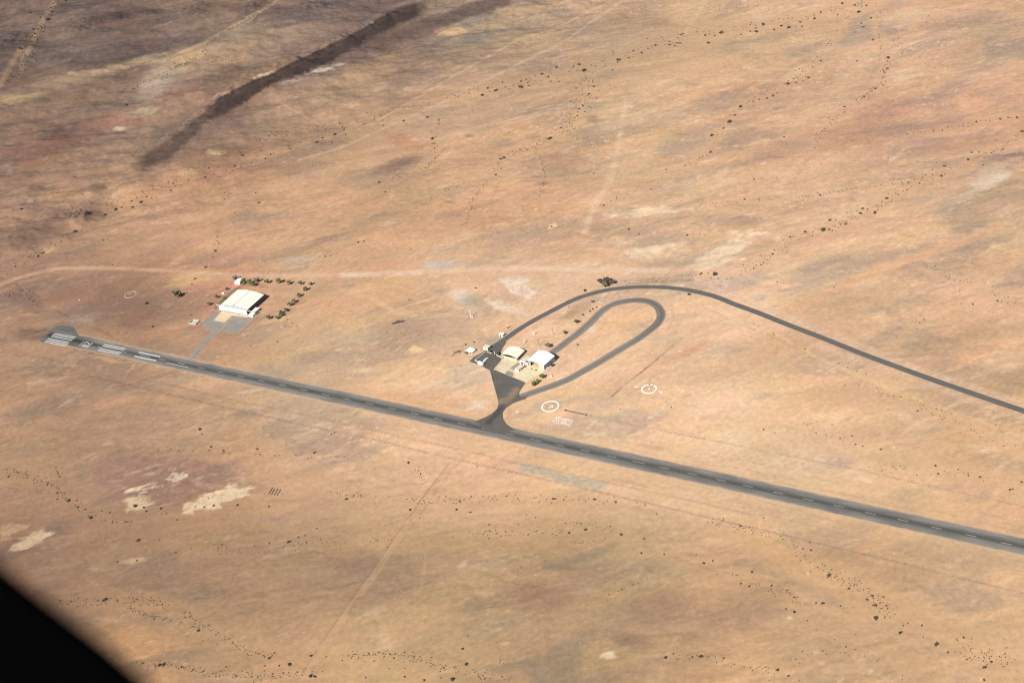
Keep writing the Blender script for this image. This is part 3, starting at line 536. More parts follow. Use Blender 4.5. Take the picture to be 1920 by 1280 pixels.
# ------------------------------------------------------------------ runway line
DASH = [(371,688.7),(408.3,696.2),(445.7,704.3),(484,712.3),(523.3,720.7),(563.3,729.3),(604,738),(644,746.6),(686,755.4),(728.3,764.4),(771,773.7),(814.3,783.2),(858.3,792.7),(903.3,802.4),(946.7,812),(994.,822.2),(1041.9,832.7),(1089.5,843),(1138.6,853.8),(1186.,864.2),(1237.,875.3),(1289.3,886.5),(1342.7,898.2),(1393.3,909.2),(1450,921.7),(1506,934),(1563.3,946.5),(1622.7,959.7),(1683.3,973),(1745.7,987),(1810,1001.4),(1876.7,1016.5)]
DW = np.array([at(*d)[:2] for d in DASH])
cen = DW.mean(0); _, _, vt = np.linalg.svd(DW-cen); RWU = vt[0]*np.sign(vt[0][0])
RWN = np.array([-RWU[1], RWU[0]])
RWS = float((at(83, 633)[:2]-cen) @ RWU)
def rwcen(a):                                  # centre line point at distance a along the runway
    return cen+RWU*a+RWN*np.interp(a, ((DW-cen) @ RWU)[::4], ((DW-cen) @ RWN)[::4])
RWC = [rwcen(RWS)]
RW_ANG = math.atan2(RWU[1], RWU[0])

# ------------------------------------------------------------------ ground
xs = np.concatenate([np.linspace(-9000, -1000, 17)[:-1], np.linspace(-1000, -790, 15)[:-1], np.arange(-790, -460, 2.), np.arange(-460, 470, 1.5), np.arange(470, 750, 2.), np.linspace(750, 960, 15)[:-1], np.linspace(960, 9000, 17)])
ys = np.concatenate([np.linspace(-6000, 400, 14)[:-1], np.linspace(400, 640, 14)[:-1], np.arange(640, 1000, 1.35), np.arange(1000, 2580, 2.), np.linspace(2580, 2800, 15)[:-1], np.linspace(2800, 12000, 20)])
GX_, GY_ = np.meshgrid(xs, ys); gx, gy = GX_.ravel(), GY_.ravel()
gz = height(gx, gy)
soil = paint_soil(gx, gy, gz)
g = colour_mesh('ground', np.stack([gx, gy, gz], 1), grid_faces(len(xs), len(ys)), soil, M_SOIL)
g.data.polygons.foreach_set('use_smooth', np.ones(len(g.data.polygons), bool))
tag(g, 'orange tan desert ground with gravel streaks, dry washes and a dark rocky ridge', kind='structure')
print('ground', round(time.time()-T0, 1), len(gx))

# ------------------------------------------------------------------ paved surfaces
def smooth_line(pts, step):
    P = np.array(pts, float); out = []
    for i in range(len(P)-1):
        p0, p1, p2, p3 = P[max(i-1, 0)], P[i], P[i+1], P[min(i+2, len(P)-1)]
        n = max(2, int(np.linalg.norm(p2-p1)/step))
        for j in range(n):
            t = j/n
            out.append(.5*((2*p1)+(-p0+p2)*t+(2*p0-5*p1+4*p2-p3)*t*t+(-p0+3*p1-3*p2+p3)*t**3))
    out.append(P[-1]); return np.array(out)
def ribbon(name, line, half, z, colour, label, nl=12, kind='structure'):
    tg = np.gradient(line, axis=0); tg /= np.linalg.norm(tg, axis=1)[:, None]; nr = np.stack([-tg[:, 1], tg[:, 0]], 1)
    lat = np.linspace(-1, 1, nl+1); half = np.broadcast_to(np.asarray(half, float), (len(line),))
    n = np.arange(len(line)); edge = .25*perlin(n*.35, n*0+3.)
    X = line[:, None, :]+nr[:, None, :]*(lat[None, :]*(half+edge)[:, None])[:, :, None]
    V = np.concatenate([X.reshape(-1, 2), np.full((X.shape[0]*X.shape[1], 1), z)], 1)
    al = np.concatenate([[0], np.cumsum(np.linalg.norm(np.diff(line, axis=0), axis=1))])
    A = np.repeat(al, nl+1); Lt = np.tile(lat, len(line))
    o = colour_mesh(name, V, grid_faces(nl+1, len(line)), colour(A, Lt, V), M_TAR)
    return tag(o, label, kind=kind)
def grey(v, warm=0.): return lin(np.stack([v*(1+.012+warm), v, v*(1-.004-warm)], -1))/KEXP
def spill(c, A, Lt, e, st):
    k = np.clip(sstep(e-.12, 1.02, np.abs(Lt)+.16*fbm(A/14, np.sign(Lt)*5, 4, .6))*st, 0, 1)[:, None]
    return c*(1-k)+lin((214, 178, 142))[None, :]/KEXP*k
def runway_col(A, Lt, V):
    n = fbm(A/160, Lt*7, 4); n2 = fbm(A/9, Lt*9+4, 3); n3 = fbm(A/40+9, Lt*2.2, 3)
    v = 140-38*np.exp(-((Lt-.02)/.32)**2)-10*np.exp(-((Lt-.02)/.6)**2)+9*n+6*n2+8*n3
    v += 16*sstep(.9, 1.0, np.abs(Lt))
    v -= 34*(1-sstep(30, 95, A))*(1-np.abs(Lt)*.5)
    v += 10*np.clip(fbm(A/30+60, Lt*1.2+8, 4)*2, -1, 1)*(np.abs(Lt) > .3)-14*np.exp(-((Lt+.55)/.05)**2)*np.clip(fbm(A/50, Lt+2, 2)*2, 0, 1)
    return spill(grey(np.clip(v, 50, 220), .008), A, Lt, .9, .75*sstep(70, 100, A))
al = np.arange(RWS, 900+float((DW[-1]-cen) @ RWU), 3.)
line = np.array([rwcen(a) for a in al])
runway = ribbon('runway', line, 9.35, .05, runway_col, 'long dark grey asphalt runway crossing the desert from left to lower right', 24)
RWW = 9.35
def sheet(name, pts, z, colour, label, step=1.5, kind='structure', world=False):
    P = np.array([p if world else at(*p)[:2] for p in pts]); Q = []
    for a, b in zip(P, np.roll(P, -1, 0)):
        n = max(1, int(np.linalg.norm(b-a)/4)); Q += [a+(b-a)*i/n for i in range(n)]
    import bmesh
    bm = bmesh.new(); vs = [bm.verts.new((q[0], q[1], z)) for q in Q]; f = bm.faces.new(vs)
    bmesh.ops.triangulate(bm, faces=[f])
    for _ in range(6):
        es = [e for e in bm.edges if e.calc_length() > step*2]
        if not es: break
        bmesh.ops.subdivide_edges(bm, edges=es, cuts=1); bmesh.ops.triangulate(bm, faces=bm.faces[:])
    bmesh.ops.recalc_face_normals(bm, faces=bm.faces[:])
    me = bpy.data.meshes.new(name); bm.to_mesh(me); bm.free()
    if me.polygons and me.polygons[0].normal.z < 0: me.flip_normals()
    V = np.empty(len(me.vertices)*3); me.vertices.foreach_get('co', V); V = V.reshape(-1, 3)
    a = me.color_attributes.new('soil', 'FLOAT_COLOR', 'POINT')
    a.data.foreach_set('color', np.concatenate([colour(V), np.ones((len(V), 1))], 1).astype(np.float32).ravel())
    me.materials.append(M_TAR); o = bpy.data.objects.new(name, me); COL.objects.link(o)
    return tag(o, label, kind=kind)
def tone(v, amp=7, sc=9., warm=0., col=None):
    def f(V):
        n = fbm(V[:, 0]/sc, V[:, 1]/sc, 4, .6); n2 = fbm(V[:, 0]/2.6, V[:, 1]/2.6, 2)
        if col is not None: return lin(np.array(col)[None, :]*(1+(amp*n+amp*.4*n2)/150)[:, None])/KEXP
        return grey(np.clip(v+amp*n+amp*.5*n2, 40, 235), warm)
    return f
sheet('runway_turning_bay', [(75,639),(80,631),(88,623.5),(99,615),(108,611.5),(117,610),(128,610.2),(136,612.6),(140,616),(143,621.4),(146,626),(151,630.5),(160,634.5),(176,637),(150,650),(110,645),(80,642)], .03, tone(112, 9, 12), 'rounded dark asphalt turning bay at the far end of the runway')
def acc_col(A, Lt, V):
    v = 112+7*fbm(A/30, Lt*3, 3)-10*np.exp(-((np.abs(Lt)-.4)/.22)**2)+8*np.exp(-(Lt/.12)**2)+14*sstep(.8, 1, np.abs(Lt))+6*fbm(A/5, Lt*4, 3)
    return spill(grey(np.clip(v, 50, 220), .004), A, Lt, .95, .6)
ribbon('access_road', smooth_line([at(*p)[:2] for p in ROADACC], 3.), 3.5, .08, acc_col, 'dark asphalt access road curving from the airfield to the right edge', 8)
def loop_col(A, Lt, V):
    v = 142+8*fbm(A/26, Lt*3, 3)+5*fbm(A/5, Lt*6, 2)-16*np.exp(-((Lt-.1)/.3)**2)+12*sstep(.75, 1, np.abs(Lt))
    u = A/A.max(); bend = sstep(.27, .36, u)*(1-sstep(.52, .62, u))
    v -= bend*(14+10*np.cos(Lt*11))
    return spill(grey(np.clip(v, 60, 220), .02), A, Lt, .86, .65)
LL = smooth_line([at(*p)[:2] for p in LOOP], 2.5)
ribbon('taxiway', LL, 4.6, .06, loop_col, 'worn grey hairpin taxiway looping behind the hangars', 12)
APRON = [(896,683),(880,677.5),(888,669),(905,661),(911,655.5),(921,653),(934,642),(943,636.5),(950,641),(941,655),(938,664),(943,671),(925,692.5),(985.6,716.9),(981,724),(976,731),(973,738),(977,744),(990,742),(985,748),(962,755),(949,764),(942.5,774),(943.5,785),(950,795),(966,806),(940,812),(915,808),(890,790),(906,783.5),(921,776),(932,766),(934.5,758),(934,751),(925,718),(918.5,694.5),(905,687)]
def apron_col(V):
    px, py = image_px(V[:, 0], V[:, 1], V[:, 2])
    n = fbm(V[:, 0]/14, V[:, 1]/14, 4, .6); n2 = fbm(V[:, 0]/3, V[:, 1]/3, 3)
    v = 106+9*n+5*n2
    d, _ = polydist(px, py, [(968, 731), (956, 745), (948, 752), (938, 752)])
    sand = .5*(1-sstep(2, 9, d+4.5*n2+2*n))
    d, _ = polydist(px, py, [(952, 747), (944, 757), (932, 776), (916, 792)])
    v -= 22*(1-sstep(2, 7, d+1.5*n2))
    c = grey(np.clip(v, 45, 220), .02)
    k = sand[:, None]; return c*(1-k)+lin((182, 160, 128))[None, :]/KEXP*k
sheet('apron', APRON, .10, apron_col, 'dark asphalt apron and car park narrowing towards the runway', 1.5)
def pad_col(V):
    px, py = image_px(V[:, 0], V[:, 1], V[:, 2])
    n = fbm(V[:, 0]/8, V[:, 1]/8, 4, .6); n2 = fbm(V[:, 0]/2.5, V[:, 1]/2.5, 3)
    c = lin(np.array((240, 226, 194))[None, :]*(1+.05*n+.04*n2)[:, None])/KEXP
    k = sstep(-.15, .4, n)*.8*(1-sstep(958, 972, px)); k = k[:, None]
    c = c*(1-k)+lin((208, 192, 168))[None, :]/KEXP*k
    d, _ = polydist(px, py, [(1002, 681.6), (1008, 684), (1014, 687.4)])
    k = (.75*(1-sstep(.8, 2.6, d+n2)))[:, None]
    return c*(1-k)+lin((226, 158, 74))[None, :]/KEXP*k
sheet('hangar_pad', [(925.5,692.6),(944.5,671.5),(969,675),(982,680),(990,677),(1019,691),(1018.6,697),(1008,704),(985.8,716.8)], .14, pad_col, 'pale sandy concrete pad in front of the two smaller hangars', 1.)
sheet('grey_slab', [(955.2,690.8),(970.5,679.6),(977,683),(965,693.5)], .17, tone(162, 8, 6, .06), 'square grey concrete slab on the pale pad')
sheet('grey_slab', [(946.5,701),(952,695),(963,698.5),(961.5,706.5)], .17, tone(156, 8, 6, .06), 'lower grey concrete slab on the pale pad')
def hap_col(V):
    px, py = image_px(V[:, 0], V[:, 1], V[:, 2]); n = fbm(V[:, 0]/9, V[:, 1]/9, 4, .6); n2 = fbm(V[:, 0]/2.6, V[:, 1]/2.6, 3)
    c = grey(np.clip(156+14*n+7*n2, 60, 220), .03)
    d = np.minimum(polydist(px, py, [(405, 628), (421, 612), (433, 595)])[0], polydist(px, py, [(479, 593), (446, 625.8)])[0]+.2)
    k = (.6*(1-sstep(.3, 1.6, d+.6*n2)))[:, None]; c = c*(1-k)+lin((206, 180, 140))[None, :]/KEXP*k
    d, _ = polydist(px, py, [(403, 631), (385, 650), (360, 672)]); k = (.3*(1-sstep(.2, 1.5, d)))[:, None]
    return c*(1-k)+lin((120, 112, 98))[None, :]/KEXP*k
sheet('hangar_apron', [(375.3,611),(398.8,584),(415,582),(467.5,592),(479.2,593.2),(446.4,625.8),(433,623.5),(414.4,621.9),(406.6,625),(400,632),(391,641),(381,651),(363,672.8),(355,671),(352,670.3),(370,650),(385,634),(397,622),(392.5,615.6)], .05, hap_col, 'old grey concrete apron and link strip below the big cream hangar')
sheet('tan_slab', [(400.3,600.8),(416,583.5),(438,587.5),(467.5,592.2),(464.5,595.6),(434.5,591.6),(421.5,604.8)], .09, tone(0, 9, 6, 0, (238,214,180)), 'pale tan slab in front of the big cream hangar doors')
sheet('grey_slab', [(426.5,543.5),(431,540.5),(436,544),(430.5,547.5)], .06, tone(156, 5, 6, -.01), 'small blue-grey slab beside the left wall of the big hangar')
# sandy joints on the far apron
mb = MB()
def strip(mb, a, b, w, z):
    a, b = np.array(a[:2], float), np.array(b[:2], float); d = b-a; d /= np.linalg.norm(d); n = np.array([-d[1], d[0]])*w/2
    mb.quad((*(a-n), z), (*(b-n), z), (*(b+n), z), (*(a+n), z))

# ------------------------------------------------------------------ painted markings (children of the runway)
ZM = .075
def marking(name, segs, w, m=M_PAINT, parent=runway, z=ZM):
    b = MB()
    for s0, s1 in segs: strip(b, s0, s1, w, z)
    return b.build(name, m, parent)
first = None
dl = [8.4]*32; 
for i, d in enumerate(DASH):
    a = at(*d)[:2]; L = 11.5 if i in (15, 19) else 8.2
    marking('centreline_dash', [(a, a+RWU*L)], .40, M_DASH)
for i in range(1, 6):
    a = rwcen(float((DW[-1]-cen) @ RWU)+25*i); marking('centreline_dash', [(a, a+RWU*8.2)], .40, M_DASH)
c3 = lambda x, y: at(60+x/6.4, 580+y/6.4)[:2]
for a, b in (((272,288),(525,335)),((248,305),(505,353)),((230,322),(478,372)),((195,350),(447,398)),((172,370),(430,416)),((152,388),(410,436))):
    marking('threshold_stripe', [(c3(*a), c3(*b))], 1.12)
for a, b in (((862,423),(1125,470)),((845,440),(1103,489)),((812,469),(1072,518)),((788,488),(1050,536))):
    marking('touchdown_stripe', [(c3(*a), c3(*b))], 1.12)
for a, b in (((1280,514),(1538,568)),((1230,561),(1490,615))):
    marking('touchdown_stripe', [(c3(*a), c3(*b))], 1.5)
marking('edge_stripe', [(c3(1615,641), c3(1875,697))], .6)
for a, b in (((1525,593),(1600,611)),((1755,641),(1832,660)),((1290,543),(1420,572)),((790,446),(850,460)),((1075,505),(1130,514))):
    marking('faded_stripe', [(c3(*a), c3(*b))], .35)
c5 = lambda x, y: at(130+x/21.333, 610+y/21.333)[:2]
def polystroke(name, pts, w, parent=runway, m=M_PAINT, z=ZM, closed=False):
    b = MB(); P = [np.array(p[:2], float) for p in pts]
    if closed: P.append(P[0])
    for i in range(len(P)-1):
        d = P[i+1]-P[i]; d /= np.linalg.norm(d); strip(b, P[i]-d*w*.42, P[i+1]+d*w*.42, w, z+.003*(i % 3))
    return b.build(name, m, parent)
polystroke('runway_number_bar', [c5(590,648), c5(398,806)], .6)
polystroke('runway_number', [c5(615,716), c5(685,667), c5(735,680), c5(775,735), c5(830,765), c5(865,757), c5(920,708)], .9)
polystroke('runway_number', [c5(500,820), c5(558,776), c5(690,797), c5(790,818), c5(728,866), c5(600,845), c5(500,820)], .9)
polystroke('runway_number', [c5(690,797), c5(632,850)], 1.0, z=ZM+.01)

# ------------------------------------------------------------------ ground signals
def ring_mesh(r, w, z0, z1, seg=56, jag=.06):
    b = MB(); n = 0
    for i in range(seg):
        for rr in (r-w/2, r+w/2):
            t = 2*math.pi*i/seg; q = rr+random.uniform(-jag, jag)
            b.v += [(q*math.cos(t), q*math.sin(t), z0), (q*math.cos(t), q*math.sin(t), z1)]
    for i in range(seg):
        a, c = 4*i, 4*((i+1) % seg)
        b.f += [(a+1, a+3, c+3, c+1), (a, a+1, c+1, c), (a+3, a+2, c+2, c+3)]
    return b
def ring(label, px, r, w, m, group=None):
    p = at(*px); t = thing('marker_ring', label, 'ground marker', p, 0, group)
    ring_mesh(r, w, 0, .16).build('stone_circle', m, t); return t, p
t, p = ring('white stone ring around a letter P, nearest to the runway', (1031.7, 761.5), 7.55, 1.02, M_STONE)
def local(p, q): return (np.array(q[:2])-np.array(p[:2]))
cP = lambda x, y: local(p, at(1005+x/32, 740+y/32))
o = polystroke('letter', [cP(795,780), cP(870,690), cP(905,640), cP(985,640), cP(1015,685), cP(985,735), cP(880,735)], .62, t, M_STONE, .12)
t, p = ring('white stone ring around the windsock pole', (1216.9, 729), 6.5, 1.05, M_STONE)
M_FADE = mat('faded_limewash', (.58, .48, .40), .85, .12, .5)
t, p = ring('faded thin ring on red soil left of the big cream hangar', (244.5, 552.4), 6.35, .55, M_FADE)
cL = lambda x, y: local(p, at(214+x/32, 532+y/32))
polystroke('letter', [cL(770,690), cL(870,600), cL(940,560), cL(990,650)], .35, t, M_FADE, .1)
for lab, pts in (('white corner mark left of the windsock ring', [(190,600),(265,540),(410,560)]), ('white corner mark right of the windsock ring', [(1600,815),(1790,840),(1740,930)])):
    q = [at(1185+x/32, 708+y/32) for x, y in pts]; t = thing('corner_marker', lab, 'ground marker', q[1])
    polystroke('stone_row', [local(q[1], k) for k in q], .85, t, M_STONE, .12)
FONT = {'A': [[(0,0),(2,6),(4,0)],[(.8,2.2),(3.2,2.2)]], 'R': [[(0,0),(0,6),(3.2,6),(4,4.6),(3.2,3.1),(0,3.1)],[(1.8,3.1),(4,0)]], 'N': [[(0,0),(0,6),(4,0),(4,6)]],
 'D': [[(0,0),(0,6),(2.6,6),(4,4.4),(4,1.6),(2.6,0),(0,0)]], 'I': [[(2,0),(2,6)]], 'S': [[(4,5.3),(3,6),(1,6),(0,4.8),(.8,3.4),(3.2,2.7),(4,1.3),(3,0),(1,0),(0,.8)]],
 '1': [[(1,5),(2.2,6),(2.2,0)]], '2': [[(0,5),(1,6),(3,6),(4,4.8),(3.6,3.4),(0,0),(4,0)]], '3': [[(0,6),(4,6),(1.8,3.6),(3.6,3.2),(4,1.6),(3,0),(1,0),(0,.9)]],
 '5': [[(4,6),(.3,6),(0,3.2),(2.8,3.6),(4,2.2),(3.4,.4),(1.4,0),(0,.7)]], '.': [[(1.6,0),(2.3,0)]], 'M': [[(0,0),(0,6),(2,2.6),(4,6),(4,0)]], 'H': [[(0,0),(0,6)],[(4,0),(4,6)],[(0,3),(4,3)]], 'Z': [[(0,6),(4,6),(0,0),(4,0)]]}
def ground_text(text, bl, br, tl, name, parent, base):
    bl, br, tl = [local(base, at(*q)) for q in (bl, br, tl)]
    n = sum(3.2 if c in 'I1.' else 5.6 for c in text)-1.6; ex = (br-bl)/n; ey = (tl-bl)/6; x = 0
    for c in text:
        nar = c in 'I1.'; b = MB()
        for s_ in FONT[c]:
            P = [bl+ex*(x+u-(1.2 if nar else 0))+ey*v for u, v in s_]
            for i in range(len(P)-1):
                d = P[i+1]-P[i]; d = d/np.linalg.norm(d); strip(b, P[i]-d*.2, P[i+1]+d*.15, .40, .12+.003*(i % 3))
        b.build(name, M_STONE, parent); x += 3.2 if nar else 5.6
p = at(1054, 791); t = thing('ground_lettering', 'white letters ARANDIS and 123.5MHZ laid out on the sand', 'ground lettering', p)
ground_text('ARANDIS', (1039.6,784.8), (1072.2,792), (1042.4,780.6), 'letter', t, p)
ground_text('123.5MHZ', (1034.8,791), (1069.2,798.6), (1037.6,786.6), 'letter', t, p)

# ------------------------------------------------------------------ buildings
def arch(x0, x1, ze, zp, n=12, cut=0):
    return [(x0+(x1-x0)*i/n, ze+(zp-ze)*(1-abs(2*i/n-1)**1.7)) for i in range(n+1)]
def vec(a, b): return math.atan2(b[1]-a[1], b[0]-a[0])
OA = at(440, 586); OA[2] = 0
HA = thing('hangar', 'large cream roofed hangar with pale sliding doors and a rail', 'hangar', OA, RW_ANG)
W0, W1, D0, D1, ZE, ZP = -17.6, 18.0, 1.0, 30.4, 6.0, 8.2
pf = arch(W0, W1, ZE, ZP)
MB().section([(W0+.4, 0), (W1-.4, 0)]+[(x*.975+.01, z-.15) for x, z in pf[::-1]], D0+.5, D1-.4).build('wall', M_NAVY, HA)
half = len(pf)//2+1
for k, seg in enumerate((pf[:7], pf[6:])):
    gap = .45
    seg = [(x-(gap if (k == 0 and i == len(seg)-1) else 0)+(gap if (k == 1 and i == 0) else 0), z) for i, (x, z) in enumerate(seg)]
    MB().section([(x, z) for x, z in seg]+[(x, z+.22) for x, z in seg[::-1]], D0, D1).build('roof', M_CREAM, HA)
MB().box(.2-.75, .2+.75, D0+2.5, D1-1.5, ZP-.15, ZP+.1).build('ridge_vent', M_STEEL, HA)
MB().section([(W0-.2, ZE-.2), (W1+.2, ZE-.2)]+[(x, z-.1) for x, z in pf[::-1]], D0-.5, D0-.02).build('gable', M_STEEL, HA)
for i in range(6):
    a = -19.9+i*6.28
    MB().box(a, a+6.2, -.15-(.25 if i % 2 else 0), .1-(.25 if i % 2 else 0), .05, 5.6).build('sliding_door', M_WHITE if i == 0 else M_DOOR, HA)
MB().box(-22.8, 28, -.55, .3, 5.75, 6.15).tube((-22.5, 0, 0), (-22.5, 0, 5.8), .15).tube((27.7, 0, 0), (27.7, 0, 5.8), .15).build('door_rail', M_DOOR, HA)
MB().box(20.4, 25.2, 3.2, 11.2, 0, 2.8).build('annex', M_WHITE, HA)
MB().box(20.2, 25.4, 3.0, 11.4, 2.8, 3.05).build('annex_roof', M_CREAM, HA)
MB().box(20.6, 26.0, -2.2, 2.6, 0, 2.4).build('porch', M_WHITE, HA)
MB().box(20.5, 26.1, -2.3, 2.7, 2.4, 2.6).build('porch_roof', M_CREAM, HA)
for y in (4.2, 6.6, 9.0): MB().box(25.2, 25.26, y, y+1.5, .9, 2.2).build('window', M_GLASS, HA)

def frame2(uv, rot):                                   # world point and angle in the small hangars' yard
    o = np.array([6.683, 1141.131]); u = RWU; v = RWN
    q = o+u*uv[0]+v*uv[1]; return (q[0], q[1], 0), RW_ANG+R(rot)
# beige hangar: front left corner as origin
loc, rz = frame2((-34.2, 16.2), -4)
HB = thing('hangar', 'small hangar with beige arched roof and green-grey side wall', 'hangar', loc, rz)
pf = arch(0, 17.6, 3.2, 5.4)
MB().section([(.3, 0), (17.3, 0)]+[(x*.97+.25, z-.15) for x, z in pf[::-1]], .7, 13.6).build('wall', M_TEALW, HB)
MB().section([(x, z) for x, z in pf]+[(x, z+.2) for x, z in pf[::-1]], 0, 14).build('roof', M_BEIGE, HB)
MB().box(4.5, 16.6, .5, .66, 0, 2.4).build('door', M_BDOOR, HB)
MB().section([(.6, 2.45), (17.0, 2.45)]+[(x*.93+.6, z-.12) for x, z in pf[::-1]], .55, .69).build('door_gap_shade', M_DARK, HB)  # dark panel painted as the shade above the door, under the roof edge
MB().box(.35, 4.2, .5, .68, .05, 2.4).build('side_door', M_BDOOR, HB)
MB().prism([(-1.6, 5), (.1, 4.6), (.1, 13.2), (-1.2, 13.4)], 2.3, 2.6).build('lean_to_roof', M_WROOF, HB)
for y in (2.5, 6.2, 9.6): MB().box(17.3, 17.36, y, y+2.2, .2, 1.7).build('window', M_GLASS, HB)
# white hangar
loc, rz = frame2((-3.5, 11.2), -9)
HC = thing('hangar', 'white arched metal hangar with open front and grey side wall', 'hangar', loc, rz)
pf = arch(0, 19.6, 6.1, 8.4)
wl = MB()
wl.box(.15, .45, .9, 17.2, 0, 6.1).build('side_wall', M_GREYW, HC)
MB().box(19.1, 19.4, .9, 17.2, 0, 6.1).build('side_wall', M_GREYW, HC)
MB().section([(.45, 0), (19.1, 0)]+[(x*.96+.4, z-.1) for x, z in pf[::-1]], 16.9, 17.3).build('end_wall', M_GREYW, HC)
MB().section([(x, z) for x, z in pf]+[(x, z+.2) for x, z in pf[::-1]], 0, 17.8).build('roof', M_WROOF, HC)
MB().section([(2., 5.8), (18.8, 5.8)]+[(x*.9+.98, z-.12) for x, z in pf[1:-1][::-1]], .9, 1.1).build('gable', M_STEEL, HC)
MB().box(12.4, 19.0, 1.2, 1.35, .02, 5.75).build('sliding_door', M_BDOOR, HC)
MB().box(.6, 3.0, 1.2, 1.35, .02, 5.75).build('sliding_door', M_GREYW, HC)
MB().box(19.0, 19.5, .2, .8, 0, 6.0).build('door_post', M_WHITE, HC)
MB().box(-2.3, -.2, 10.5, 17, 0, 2.6).box(-2.4, -.1, 10.4, 17.1, 2.6, 2.8).build('lean_to', M_WROOF, HC)
MB().tube((1.5, 17.6, 5.4), (1.5, 17.6, 7.6), .45).build('roof_vent', M_WHITE, HC)
# office between the hangars
loc, rz = frame2((-12.0, 12.2), -8)
OF = thing('office_building', 'flat roofed white office with two arched openings between the two small hangars', 'building', loc, rz)
MB().box(0, 8.6, .3, 10, 0, 2.9).build('wall', M_WHITE, OF)
MB().box(-.1, 5.2, .9, 10.1, 2.9, 3.1).build('roof', M_FLAT, OF)
MB().box(5.22, 8.7, .9, 12.5, 2.86, 3.06).build('lean_to_roof', M_BROWN, OF)
MB().box(-.2, 8.8, .1, .88, 2.9, 3.3).build('parapet', M_WHITE, OF)
for x in (.9, 4.7):
    b = MB(); b.section([(x+a, c) for a, c in ((0, .15), (2.3, .15), (2.3, 1.6), (1.9, 2.3), (1.15, 2.6), (.4, 2.3), (0, 1.6))], .2, .32); b.build('arched_opening', M_DARK, OF)
# low hut on the pad
loc, rz = frame2((-11.3, 1.0), -13)
HU = thing('office_hut', 'low white hut with beige flat roof standing on the pale pad', 'building', loc, rz)
MB().box(0, 4.6, 0, 7.6, 0, 2.5).build('wall', M_WHITE, HU)
MB().box(-.15, 4.7, -.15, 7.8, 2.5, 2.7).build('roof', M_FLAT, HU)
for x in (1.2, 3.1): MB().box(x, x+.7, -.06, 0, 1.0, 2.0).build('window', M_GLASS, HU)
for y, w in ((.7, 1.2), (3.4, 1.4), (5.6, 1.3)): MB().box(4.6, 4.66, y, y+w, .3, 2.1).build('window', M_GLASS, HU)
# houses west of the apron
def house(name, label, uv, rot, w, d, h, roofm, flat=True, extra=None, openings=()):
    loc, rz = frame2(uv, rot); t = thing(name, label, 'house', loc, rz)
    MB().box(0, w, 0, d, 0, h).build('wall', M_WHITE, t)
    if flat: MB().box(-.3, w+.3, -.3, d+.3, h, h+.2).build('roof', roofm, t)
    else:
        b = MB(); e = .4; z1 = h+1.1
        A_, B_, C_, D_ = (-e, -e, h), (w+e, -e, h), (w+e, d+e, h), (-e, d+e, h); r0, r1 = (w/2, d*.3, z1), (w/2, d*.72, z1)
        b.quad(A_, B_, r0).quad(B_, C_, r1, r0).quad(C_, D_, r1).quad(D_, A_, r0, r1).quad(D_, C_, B_, A_); b.build('roof', roofm, t)
    for (side, a, wd, z0, z1, m, nm) in openings:
        if side == 'f': MB().box(a, a+wd, -.06, 0, z0, z1).build(nm, m, t)
        else: MB().box(w, w+.06, a, a+wd, z0, z1).build(nm, m, t)
    return t
h1 = house('bungalow', 'white bungalow with shaded veranda columns and a tree in front', (-72.4, 12.6), -12, 5.0, 7.6, 2.6, M_WROOF, False)
MB().box(5.4, 7.4, 1.2, 7.2, 2.3, 2.45).build('veranda_roof', M_WROOF, h1)
for y in (1.4, 3.2, 5.0, 6.9): MB().box(7.0, 7.4, y, y+.35, 0, 2.3).build('veranda_column', M_WHITE, h1)
MB().box(5.0, 5.06, 2.0, 6.6, .2, 2.1).build('window', M_GLASS, h1)
house('gatehouse', 'white square gatehouse with beige roof at the corner of the car park', (-58.6, 23.2), -9, 5.6, 4.6, 2.8, M_FLAT, True, None,
      (('f', 2.2, 1.1, .8, 1.9, M_GLASS, 'window'), ('r', .6, 1.4, 1.2, 2.2, M_GLASS, 'window'), ('r', 2.6, 1.4, .9, 2.2, M_GLASS, 'window')))
house('pump_house', 'small white shed alone beside the start of the access road', (-54.4, 47.4), -9, 4.0, 3.0, 2.3, M_WROOF, True, None,
      (('f', .9, 1.5, .05, 1.9, M_DARK, 'doorway'),))
pw = at(440.6, 533.1); t = thing('cottage', 'white cottage with sloping white roof behind the big cream hangar', 'house', pw, vec(at(440.6, 533.1), at(450.6, 533.8)))
MB().box(0, 6.4, 0, 7.2, 0, 2.5).build('wall', M_WHITE, t)
MB().section([(-.3, 2.5), (6.7, 2.5), (6.7, 2.7), (3.2, 3.6), (-.3, 2.7)], -.3, 7.5).build('roof', M_WROOF, t)
MB().box(1.2, 3.0, 2.9, 4.2, 3.12, 3.3).build('roof_hatch', M_GLASS, t)
MB().box(4.6, 5.4, -.06, 0, .8, 1.7).build('window', M_GLASS, t)
# roofless concrete tank
q = [at(354.2, 607.2), at(362, 598.2), at(371.4, 598.6), at(363.6, 608.6)]
t = thing('concrete_tank', 'roofless pale concrete enclosure left of the big hangar apron', 'tank', q[0], vec(q[0], q[3]))
W_, D_ = 9.0, 7.4
MB().box(0, W_, 0, .5, 0, 1.3).box(0, W_, D_-.5, D_, 0, 1.3).box(0, .5, .5, D_-.5, 0, 1.3).box(W_-.5, W_, .5, D_-.5, 0, 1.3).build('wall', M_CONC, t)
MB().box(.5, W_-.5, .5, D_-.5, -.05, .12).build('floor', M_CONC, t)
